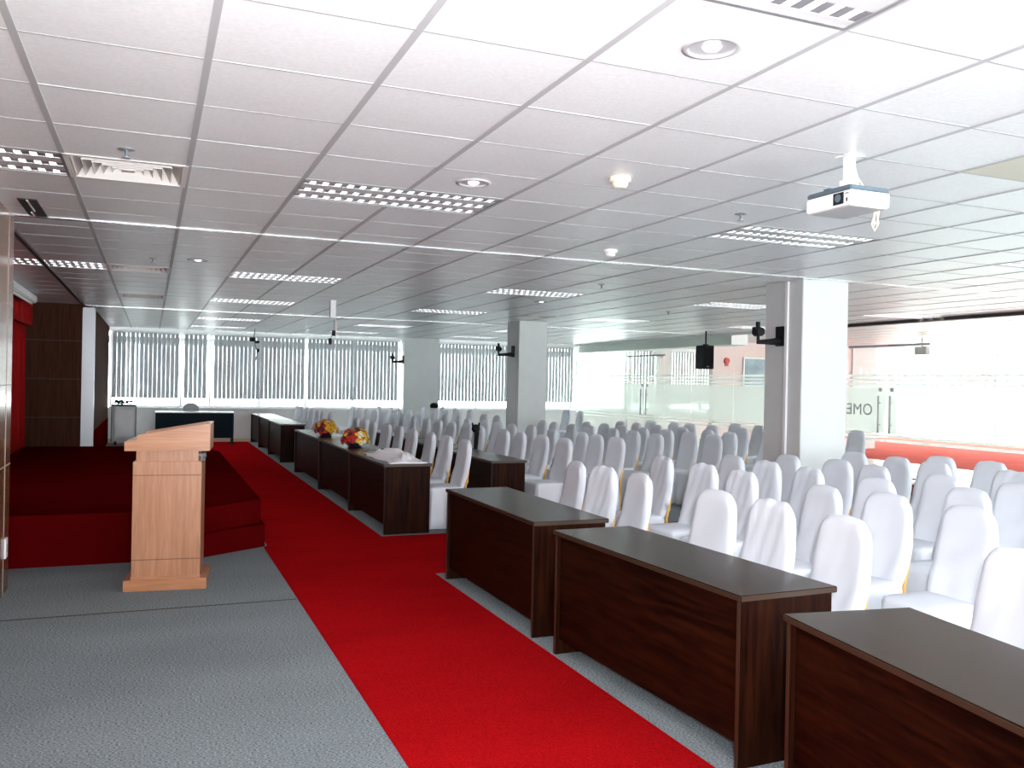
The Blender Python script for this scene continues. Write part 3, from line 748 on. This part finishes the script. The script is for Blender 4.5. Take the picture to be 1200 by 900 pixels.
make_table('dark table under the nearer flower arrangement, beyond the white cloth', 2.33, 11.06, 2.20, 0.53, 0)
make_table('dark table under the farther flower arrangement', 2.35, 13.34, 2.42, 0.53, 0)
make_table('dark table at the near end of the far left group of three', 2.35, 17.60, 1.95, 0.5, 0)
make_table('dark table in the middle of the far left group of three', 2.37, 19.62, 1.95, 0.5, 0)
make_table('dark table nearest the window in the far left group of three', 2.38, 21.64, 1.75, 0.5, 0)
make_table('second-row dark table behind the front row chairs, end facing the cross aisle', 3.60, 9.32, 1.7, 0.44, 0)
make_table('second-row dark table, middle one behind the front row chairs', 3.62, 11.12, 2.1, 0.44, 0)
make_table('second-row dark table, farthest one behind the front row chairs', 3.64, 13.3, 2.3, 0.44, 0)

# desk at the far wall with a chair behind
t = thing('front_desk', 'wide dark teal-fronted desk against the far wall under the blinds', 'desk', (1.0, 22.3, 0.0045))
obj('desktop', bx(-0.89, 0.0, 0.775, 0.89, 0.6, 0.80), M['white_top'], t)
obj('modesty_panel', bx(-0.87, 0.02, 0.17, 0.85, 0.04, 0.775), M['teal'], t)
for x in (-0.885, 0.855): obj('side_panel', bx(x, 0.01, 0.0, x + 0.025, 0.58, 0.775), M['teal'], t)
t = thing('office_chair', 'grey rounded office chair behind the far desk', 'chair', (0.93, 23.13, 0))
bm = bmesh.new()
prof = []
for q in range(13):
    a = PI*q/12; prof.append((0.19*math.cos(a)*(1 if True else 1), 0.22*math.sin(a)**0.6))
A = [bm.verts.new((x, 0.05, 0.78 + z)) for x, z in prof]; B = [bm.verts.new((x, 0.12, 0.78 + z)) for x, z in prof]
bm.faces.new(A); bm.faces.new(B[::-1])
for i in range(len(A)): bm.faces.new((A[i], A[(i+1)%len(A)], B[(i+1)%len(A)], B[i]))
box(bm, -0.19, 0.05, 0.60, 0.19, 0.12, 0.781)
obj('backrest', bm, M['grey_chair'], t, smooth=False)
obj('seat', bx(-0.22, -0.2, 0.42, 0.22, 0.2, 0.50), M['grey_chair'], t, bevel=0.02)
bm = bmesh.new(); cyl(bm, (0, 0, 0.03), (0, 0, 0.42), 0.025); box(bm, -0.02, 0.1, 0.45, 0.02, 0.13, 0.7)
for k in range(5):
    a = 2*PI*k/5; tube(bm, [(0, 0, 0.07), (0.2*math.cos(a), 0.2*math.sin(a), 0.03)], 0.018)
obj('base', bm, M['black'], t)

# covered trolley by the far-left panel
t = thing('equipment_trolley', 'tall pale sheeted equipment trolley by the far left dark panel', 'trolley', (-0.575, 22.75, 0))
bm = bmesh.new(); box(bm, -0.245, -0.2, 0.10, 0.245, 0.2, 0.93)
bmesh.ops.subdivide_edges(bm, edges=bm.edges, cuts=5, use_grid_fill=True)
for v in bm.verts:
    v.co.x += 0.008*math.sin(v.co.z*9 + v.co.y*5); v.co.y += 0.010*math.sin(v.co.z*13 + v.co.x*11)
obj('sheeted_body', bm, M['sheet'], t, smooth=True)
for x in (-0.262, 0.262):
    obj('corner_rail', bx(x - 0.012, -0.215, 0.08, x + 0.012, -0.19, 0.92), M['slate'], t)
obj('top_tray', bx(-0.265, -0.215, 0.925, 0.265, 0.21, 0.955), M['black'], t)
for x in (-0.18, 0.18):
    for y in (-0.14, 0.14):
        bm = bmesh.new(); cyl(bm, (x - 0.02, y, 0.04), (x + 0.02, y, 0.04), 0.04, n=14); box(bm, x - 0.012, y - 0.012, 0.05, x + 0.012, y + 0.012, 0.11); obj('caster', bm, M['black'], t)
t = thing('cable_pile', 'heap of black cables on top of the pale far trolley', 'cable', (-0.575, 22.75, 0.955))
bm = bmesh.new()
rr = random.Random(3)
for k in range(6):
    cx, cy = rr.uniform(-0.16, 0.16), rr.uniform(-0.1, 0.08); R = rr.uniform(0.05, 0.09); zz = 0.028 + 0.012*k
    tube(bm, [(cx + R*math.cos(a), cy + R*0.8*math.sin(a), zz + 0.01*math.sin(2*a)) for a in [2*PI*i/14 for i in range(15)]], 0.014, 6)
tube(bm, [(0.15, -0.05, 0.02), (0.24, -0.12, 0.05), (0.33, -0.15, 0.03)], 0.012, 6)
obj('cable_coil', bm, M['black'], t)

# ------------------------------------------------------------------ lectern (side toward the camera)
t = thing('lectern', 'light oak lectern with sloping top standing before the red stage', 'lectern', (0.127, 7.225, 0), math.radians(-6.5))
DY = 0.46
obj('base', bx(-0.300, 0.0, 0.0, 0.300, DY + 0.06, 0.085), M['lectern_h'], t, bevel=0.004)
obj('body', bx(-0.248, 0.035, 0.085, 0.248, DY + 0.02, 0.985), M['lectern'], t, bevel=0.003)
bm = bmesh.new()
for z in (0.233, 0.880): box(bm, -0.2485, 0.0335, z - 0.003, 0.2485, 0.0365, z + 0.003)
obj('groove', bm, M['lectern_dark'], t)
obj('plinth_moulding', bx(-0.252, 0.031, 0.085, 0.252, 0.037, 0.105), M['lectern_h'], t)
obj('neck', bx(-0.228, 0.055, 0.984, 0.222, DY, 1.072), M['lectern'], t)
bm = bmesh.new()
# tray: side profile low toward the speaker (left), high toward the audience (right)
side = [(-0.305, 1.070), (0.305, 1.070), (0.308, 1.275), (0.27, 1.277), (-0.215, 1.192), (-0.22, 1.150), (-0.305, 1.142)]
for y0, y1 in ((-0.01, 0.015), (DY + 0.03, DY + 0.055)):
    A = [bm.verts.new((x, y0, z)) for x, z in side]; B = [bm.verts.new((x, y1, z)) for x, z in side]
    bm.faces.new(A); bm.faces.new(B[::-1])
    for i in range(len(A)): bm.faces.new((A[i], A[(i+1)%len(A)], B[(i+1)%len(A)], B[i]))
box(bm, 0.283, 0.015, 1.070, 0.308, DY + 0.03, 1.275); box(bm, -0.305, 0.015, 1.070, -0.28, DY + 0.03, 1.142)
box(bm, -0.28, 0.015, 1.070, 0.283, DY + 0.03, 1.09)
obj('top_box', bm, M['lectern_h'], t)
bm = bmesh.new()
v = [bm.verts.new(p) for p in ((-0.28, 0.015, 1.150), (0.283, 0.015, 1.262), (0.283, DY + 0.03, 1.262), (-0.28, DY + 0.03, 1.150),
                               (-0.28, 0.015, 1.130), (0.283, 0.015, 1.242), (0.283, DY + 0.03, 1.242), (-0.28, DY + 0.03, 1.130))]
for f in ((0,1,2,3), (7,6,5,4), (0,4,5,1), (1,5,6,2), (2,6,7,3), (3,7,4,0)): bm.faces.new([v[i] for i in f])
obj('reading_surface', bm, M['lectern_h'], t)
bm = bmesh.new(); cyl(bm, (0.25, 0.12, 1.03), (0.275, 0.12, 1.03), 0.02); cyl(bm, (0.262, 0.12, 0.985), (0.262, 0.12, 1.03), 0.008); box(bm, 0.222, 0.1, 1.02, 0.25, 0.14, 1.04)
obj('microphone_clip', bm, M['slate'], t)

# ------------------------------------------------------------------ chairs
def back_mesh(seed, crumple=0.0):
    r = random.Random(seed); bm = bmesh.new()
    NS, NT = 14, 16; W = 0.208; z0 = 0.43
    ph = [r.uniform(0, 6.28) for _ in range(6)]
    def pt(s, t, side):
        crown = 0.985 - 0.026*abs(s)**2 - 0.10*abs(s)**8
        if crumple: crown += crumple*(0.006*math.sin(8*s + ph[0]) + 0.012*max(0, 1 - abs(s - 0.7)*4))
        z = z0 + t*(crown - z0)
        wid = W*(0.94 + 0.09*math.sin(PI*min(1, t*0.95 + 0.12)))
        y = s*wid*(1 - 0.05*t**6)
        lean = 0.165 + 0.105*t + 0.02*math.sin(PI*t)
        th = 0.030*(1 - abs(s)**7)**0.5*(1 - max(0, (t - 0.86)/0.14)**2.2)**0.5 + 0.004
        wr = 0.0035*math.sin(16*t + 3*s + ph[1]) * (0.4 + (1 - t)) + 0.004*crumple*math.sin(13*s + 9*t + ph[2]) + 0.003*math.sin(7*s*(1 - t) + ph[3])
        bow = 0.018*s*s
        return (lean + side*th - bow + (wr if side < 0 else 0), y, z)
    F = [[bm.verts.new(pt(-1 + 2*i/NS, j/NT, -1)) for j in range(NT + 1)] for i in range(NS + 1)]
    B = [[bm.verts.new(pt(-1 + 2*i/NS, j/NT, 1)) for j in range(NT + 1)] for i in range(NS + 1)]
    for i in range(NS):
        for j in range(NT):
            bm.faces.new((F[i][j], F[i][j+1], F[i+1][j+1], F[i+1][j])); bm.faces.new((B[i][j], B[i+1][j], B[i+1][j+1], B[i][j+1]))
        bm.faces.new((F[i][NT], B[i][NT], B[i+1][NT], F[i+1][NT])); bm.faces.new((F[i][0], F[i+1][0], B[i+1][0], B[i][0]))
    for j in range(NT):
        bm.faces.new((F[0][j], B[0][j], B[0][j+1], F[0][j+1])); bm.faces.new((F[NS][j], F[NS][j+1], B[NS][j+1], B[NS][j]))
    return bm
def seat_mesh(seed):
    r = random.Random(seed); bm = bmesh.new(); N = 44; rings = []
    ph = [r.uniform(0, 6.28) for _ in range(4)]
    for z, g, wv in ((0.004, 1.05, 0.012), (0.12, 1.03, 0.009), (0.25, 1.012, 0.006), (0.38, 1.0, 0.002), (0.43, 0.995, 0), (0.452, 0.965, 0), (0.462, 0.88, 0), (0.466, 0.5, 0)):
        ring = []
        for k in range(N):
            a = 2*PI*k/N; c, s = math.cos(a), math.sin(a); p = 0.28
            x = math.copysign(abs(c)**p, c)*0.205*g - 0.015; y = math.copysign(abs(s)**p, s)*0.212*g
            w = 1 + wv/0.21*(math.sin(9*a + ph[0]) + 0.6*math.sin(15*a + ph[1]))
            ring.append(bm.verts.new((x*w, y*w, z)))
        rings.append(ring)
    for A, B in zip(rings, rings[1:]):
        for k in range(N): bm.faces.new((A[k], A[(k+1)%N], B[(k+1)%N], B[k]))
    bm.faces.new(rings[-1]); bm.faces.new(rings[0][::-1])
    return bm
def frame_mesh():
    bm = bmesh.new()
    for s in (-1, 1):   # the two bare uprights behind the cover and a bowed splat between them
        tube(bm, [(0.205, s*0.180, 0.02), (0.200, s*0.180, 0.43), (0.228, s*0.182, 0.58), (0.246, s*0.176, 0.74)], 0.014, 8)
    box(bm, 0.218, -0.175, 0.50, 0.242, 0.175, 0.68)
    return bm
GRP = 'white covered banquet chairs'
variants = []
for k in range(3):
    t = thing('banquet_chair', '', 'chair', (0, 0, 0), 0, GRP)
    obj('backrest_cover', back_mesh(20 + k, (0, 0.35, 1.0)[k]), M['cover'], t, smooth=True)
    obj('seat_cover', seat_mesh(40 + k), M['cover'], t, smooth=True)
    obj('back_frame', frame_mesh(), M['gold'], t)['label'] = 'gold frame showing behind the white cover'
    variants.append(t)
used = [False]*3
rc = random.Random(77)
def place_chair(x, y, label, rz=0.0, var=None):
    k = rc.choice((0, 0, 1, 1, 2)) if var is None else var
    loc = (x - 0.262, y, 0.0045 if 6.9 < y < 9.4 else 0.0)
    if not used[k]:
        used[k] = True; t = variants[k]; t.location = loc; t.rotation_euler = (0, 0, rz); t['label'] = label
        return t
    return dup(variants[k], label, loc, rz, GRP)
near_rows = [
 [(3.39, 2.62, -7), (3.36, 3.57, -2), (3.40, 4.17, 4), (3.36, 4.66, 6), (3.43, 5.77, -3), (3.41, 6.25, 8), (3.40, 6.78, -4)],
 [(4.38, 3.67, 0), (4.38, 4.26, 3), (4.28, 4.76, -4), (4.35, 5.72, 2), (4.39, 6.29, 5), (4.42, 7.02, -2)],
 [(5.21, 4.38, 0), (5.04, 5.02, 3), (5.11, 5.85, -3), (5.15, 6.42, 4), (5.20, 7.01, 0)],
 [(5.86, 4.50, 0), (5.80, 5.10, 2), (5.90, 5.93, -3), (6.00, 6.46, 3), (5.84, 6.98, 0)],
 [(6.74, 5.24, 0), (6.80, 6.08, 2), (6.88, 6.62, -2), (6.86, 7.16, 0)],
 [(7.45, 6.02, 0), (7.44, 6.58, 3)],
]
rn = ['front row', 'second row', 'third row', 'fourth row', 'fifth row', 'sixth row']
for ri, row in enumerate(near_rows):
    for ci, (x, y, a) in enumerate(row):
        place_chair(x, y, 'white chair before the cross aisle, %s from camera in the %s row from tables' % (ORD[ci+1], ORD[ri+1]),
                    math.radians(a), 2 if (ri, ci) in ((0, 2), (0, 5), (1, 4)) else None)
def far_row(x, ys, name, jx=0.05):
    for k, y in enumerate(ys):
        place_chair(x + rc.uniform(-jx, jx), y + rc.uniform(-0.05, 0.05), 'white chair beyond the cross aisle, %s from it in the %s from tables' % (ORD[k+1], name), math.radians(rc.uniform(-6, 6)))
far_row(3.38, [9.52, 10.28, 10.99, 11.79, 12.6, 13.25, 14.1, 14.75, 15.4, 17.9, 18.6, 19.3, 20.1, 20.8, 21.6, 22.3], 'first row', 0.02)
far_row(4.68, [9.70, 10.35, 10.98, 11.62, 12.62, 13.2, 14.0, 14.7, 15.4, 16.2, 17.0, 17.8, 18.6, 19.4, 20.2, 21.0, 21.8], 'second row', 0.03)
far_row(5.50, [9.78, 10.32, 10.90, 11.7, 12.55, 13.2, 13.9, 14.6, 15.4, 16.1, 17.0, 17.8, 18.7, 19.6, 20.5, 21.4, 22.3], 'third row')
far_row(6.50, [10.5, 11.2, 11.8, 12.5, 13.1, 13.8, 14.45, 16.6, 17.4, 18.2, 19.0, 19.9, 21.8], 'fourth row')
far_row(7.20, [10.2, 10.75, 11.4, 12.0, 12.7, 13.3, 13.9, 20.2, 21.2, 22.2], 'fifth row')
far_row(7.95, [10.7, 11.4, 12.1, 12.8, 13.5, 14.15], 'sixth row')
far_row(8.90, [11.1, 11.8, 12.6, 13.2, 13.85, 14.5], 'seventh row')
far_row(9.90, [12.0, 12.6, 13.2, 19.6, 20.3], 'eighth row', 0.02)
place_chair(10.62, 11.05, 'lone white-covered chair by the glass doors right of the near column')

# ------------------------------------------------------------------ small things
# crumpled table cloth
bm = bmesh.new(); N = 34; r = random.Random(9)
V = []
for i in range(N + 1):
    row = []
    for j in range(N + 1):
        u, v = i/N*2 - 1, j/N*2 - 1
        rad = min(1, (abs(u)**3 + abs(v)**3)**(1/3))
        edge = 1 - rad**4
        h = 0.010 + edge*(0.055 + 0.022*math.sin(5*u + 3*v*v + 1) + 0.018*math.sin(11*u*v + 7*v) + 0.013*math.sin(17*u + 5*v + 2*math.sin(6*v)))
        sx = 0.22*u*(1 + 0.10*math.sin(4*v + 1)); sy = 0.66*v*(1 + 0.06*math.sin(5*u))
        row.append(bm.verts.new((sx + 0.015*math.sin(9*v), sy + 0.03*math.sin(6*u), max(0.004, h))))
    V.append(row)
for i in range(N):
    for j in range(N): bm.faces.new((V[i][j], V[i+1][j], V[i+1][j+1], V[i][j+1]))
ext = bmesh.ops.extrude_face_region(bm, geom=list(bm.faces))
for g in ext['geom']:
    if isinstance(g, bmesh.types.BMVert): g.co.z = 0.001
o = obj('tablecloth', bm, M['linen'], smooth=True, loc=(2.60, 9.84, 0.75))
tag(o, 'crumpled white cloth lying on the table beyond the cross aisle', 'tablecloth')

def flowers(label, loc, seed, R):
    t = thing('flower_arrangement', label, 'flowers', loc, 0, 'flower arrangements on the tables')
    bm = bmesh.new(); lathe(bm, [(0, 0), (0.08, 0), (0.10, 0.03), (0.11, 0.055), (0.10, 0.06), (0.0, 0.055)], 20); obj('bowl', bm, M['bowl'], t)
    r = random.Random(seed)
    bm = bmesh.new()
    for k in range(150):
        a = r.uniform(0, 2*PI); e = r.uniform(-0.1, 1.4); d = Vector((math.cos(a)*math.cos(e), math.sin(a)*math.cos(e), math.sin(e)))
        L = R*r.uniform(0.8, 1.2); base = Vector((0, 0, 0.07)) + d*L*0.35; tip = Vector((0, 0, 0.07)) + d*L
        s = d.cross(Vector((0, 0, 1))).normalized()*0.016; mid = (base + tip)/2 + Vector((0, 0, 0.012))
        q = [bm.verts.new(p) for p in (base, mid + s, tip, mid - s)]; bm.faces.new(q)
    o = obj('foliage', bm, M['leaf'], t); sm = o.modifiers.new('thick', 'SOLIDIFY'); sm.thickness = 0.002
    keys = ['fl_red', 'fl_maroon', 'fl_yellow', 'fl_pink', 'fl_white']
    names = {'fl_red': 'red', 'fl_maroon': 'maroon', 'fl_yellow': 'yellow', 'fl_pink': 'peach', 'fl_white': 'cream'}
    protos = {}
    for k in keys:
        bm = bmesh.new()
        for lay, (n, rr, tilt) in enumerate(((7, 0.036, 0.25), (6, 0.028, 0.75), (4, 0.018, 1.15))):
            for p in range(n):
                a = 2*PI*p/n + lay*0.4; c, s = math.cos(a), math.sin(a)
                def P(rad, off, h): return (c*rad - s*off, s*rad + c*off, h)
                q = [bm.verts.new(P(0.002, 0, 0.0)), bm.verts.new(P(rr*0.6*math.cos(tilt*0.7), rr*0.5, rr*math.sin(tilt)*0.6)), bm.verts.new(P(rr*math.cos(tilt), 0, rr*math.sin(tilt))), bm.verts.new(P(rr*0.6*math.cos(tilt*0.7), -rr*0.5, rr*math.sin(tilt)*0.6))]
                bm.faces.new(q)
        bmesh.ops.recalc_face_normals(bm, faces=bm.faces)
        me = bpy.data.meshes.new('flower'); bm.to_mesh(me); bm.free(); me.materials.append(M[k]); protos[k] = me
    n = 84
    for k in range(n):
        z = -0.10 + 1.09*(k + 0.5)/n; rad = math.sqrt(max(0, 1 - z*z)); a = k*2.39996 + seed
        d = Vector((math.cos(a)*rad, math.sin(a)*rad, z))
        # yellow flowers gather on the right and red low in front as seen from the aisle
        side = d.x*0.85 - d.y*0.5
        w = r.random()
        if side > 0.35: key = 'fl_yellow' if w < 0.7 else 'fl_white'
        elif z < 0.5 and side < 0.3 and d.y < 0: key = 'fl_red' if w < 0.6 else 'fl_maroon'
        else: key = keys[int(w*4.99)] if w < 0.8 else 'fl_pink'
        o = bpy.data.objects.new('flower', protos[key]); COL.objects.link(o); o.parent = t
        o.location = Vector((0, 0, 0.075)) + Vector((d.x*R, d.y*R, d.z*R*0.95)) * r.uniform(0.88, 1.03)
        o.rotation_euler = d.to_track_quat('Z', 'Y').to_euler(); sc = r.uniform(0.72, 1.12); o.scale = (sc, sc, sc)
        o['label'] = names[key] + ' flower'
flowers('nearer mixed flower arrangement, red and yellow, on the front row of tables', (2.53, 11.62, 0.75), 4, 0.185)
flowers('farther mixed flower arrangement with yellow and maroon blooms on the front row of tables', (2.57, 13.95, 0.75), 8, 0.185)

# slim black stand between the far chairs
t = thing('microphone_stand', 'slim black floor stand with rounded head among the far white chairs', 'stand', (4.42, 12.12, 0))
bm = bmesh.new(); lathe(bm, [(0, 0), (0.11, 0), (0.105, 0.018), (0.02, 0.03), (0, 0.03)], 20); obj('base', bm, M['black'], t)
bm = bmesh.new(); cyl(bm, (0, 0, 0.03), (0, 0, 0.62), 0.02, n=10); cyl(bm, (0, 0, 0.62), (0.02, 0, 0.92), 0.03, 0.035, n=10); obj('pole', bm, M['black'], t)
bm = bmesh.new(); lathe(bm, [(0, 0.9), (0.04, 0.91), (0.062, 0.95), (0.06, 0.99), (0.035, 1.02), (0, 1.03)], 16)
for s in (-1, 1): cyl(bm, (s*0.045, 0, 1.0), (s*0.055, 0, 1.05), 0.018, 0.012, 8)
obj('head', bm, M['black'], t)
t = thing('black_bag', 'small rounded black bag on a far chair back before the pilaster window', 'bag', (6.50, 20.85, 0.987))
bm = bmesh.new()
lathe(bm, [(0, 0.0), (0.09, 0.0), (0.11, 0.04), (0.10, 0.09), (0.06, 0.125), (0, 0.13)], 16); obj('bag_body', bm, M['black'], t, smooth=True)
bm = bmesh.new(); tube(bm, [(0.09, 0, 0.06), (0.13, 0, 0.05), (0.125, 0, 0.0)], 0.014, 6); obj('strap', bm, M['black'], t)
place_chair(6.50, 20.85, 'white-covered chair with a black bag on its back, before the pilaster window')
# shoulder bag on the floor between the rows
t = thing('shoulder_bag', 'pale shoulder bag with black strap between near chairs by the cross aisle', 'bag', (4.555, 6.70, 0.0))
bm = bmesh.new(); box(bm, -0.065, -0.16, 0.0, 0.065, 0.16, 0.30)
bmesh.ops.subdivide_edges(bm, edges=bm.edges, cuts=4, use_grid_fill=True)
for v in bm.verts:
    q = v.co.z/0.30; v.co.x *= 1 - 0.45*q; v.co.y *= 1 - 0.12*q; v.co.x += 0.006*math.sin(20*v.co.y)
obj('bag_body', bm, M['bagcloth'], t, smooth=True)
bm = bmesh.new(); tube(bm, [(0, -0.14, 0.28), (-0.02, -0.13, 0.42), (-0.03, -0.03, 0.55), (-0.03, 0.06, 0.53), (-0.01, 0.13, 0.40), (0, 0.14, 0.28)], 0.014, 8); obj('strap', bm, M['black'], t)
bm = bmesh.new(); box(bm, -0.04, -0.142, 0.288, 0.04, 0.142, 0.312); obj('zip_edge', bm, M['black'], t)
# low red box by the glass
t = thing('floor_box', 'low dark red box with a small black fitting on top by the glass partition', 'box', (11.28, 10.45, 0))
obj('box_body', bx(-0.16, -0.22, 0.0, 0.16, 0.22, 0.17), M['redbox'], t, bevel=0.008)
bm = bmesh.new(); box(bm, -0.03, -0.06, 0.168, 0.03, 0.02, 0.19); box(bm, -0.015, -0.035, 0.19, 0.015, 0.0, 0.235); box(bm, -0.02, -0.035, 0.225, 0.02, 0.12, 0.245); obj('fitting', bm, M['black'], t)

# ------------------------------------------------------------------ light
w = bpy.data.worlds.new('World'); scene.world = w; w.use_nodes = True
bg = w.node_tree.nodes['Background']; bg.inputs['Color'].default_value = (0.93, 0.97, 1.0, 1); bg.inputs['Strength'].default_value = 7.5

def spot(name, loc, aim, power, ang, blend=1.0, size=0.12, col=(1, 1, 1)):
    l = bpy.data.lights.new(name, 'SPOT'); l.energy = power; l.spot_size = math.radians(ang); l.spot_blend = blend; l.shadow_soft_size = size; l.color = col
    o = bpy.data.objects.new(name, l); COL.objects.link(o); o.location = loc
    o.rotation_euler = (Vector(aim) - Vector(loc)).to_track_quat('-Z', 'Y').to_euler()
    return o
# the photographer's flash, tipped up at the ceiling
spot('camera_flash', (0.12, -0.02, 1.78), (1.1, 1.9, CEIL), 800, 125, 1.0, 0.05, (1.0, 0.985, 1.0))
spot('camera_flash_spill', (0.12, -0.02, 1.78), (2.4, 4.2, 0.9), 130, 120, 1.0, 0.05, (1.0, 0.985, 1.0))

# ------------------------------------------------------------------ camera
cam = bpy.data.cameras.new('Camera'); co = bpy.data.objects.new('Camera', cam); COL.objects.link(co)
cam.sensor_width = 36.0; cam.lens = 1029.4/1200*36.0; cam.clip_start = 0.05; cam.clip_end = 200
yaw, pit, rol = 0.390, -0.0009, 0.0195
fw = Vector((math.sin(yaw)*math.cos(pit), math.cos(yaw)*math.cos(pit), math.sin(pit)))
rt = Vector((math.cos(yaw), -math.sin(yaw), 0)); up = rt.cross(fw)
r2 = rt*math.cos(rol) + up*math.sin(rol); u2 = -rt*math.sin(rol) + up*math.cos(rol)
mat = Matrix((r2, u2, -fw)).transposed().to_4x4(); mat.translation = Vector((0, 0, CAMH))
co.matrix_world = mat
scene.camera = co

scene.view_settings.view_transform = 'Standard'; scene.view_settings.look = 'None'
scene.view_settings.gamma = 1.0; scene.view_settings.use_curve_mapping = False
scene.view_settings.exposure = 0.36
scene.cycles.max_bounces = 10; scene.cycles.diffuse_bounces = 6; scene.cycles.transparent_max_bounces = 16
scene.cycles.use_denoising = True
scene.cycles.sample_clamp_indirect = 8.0
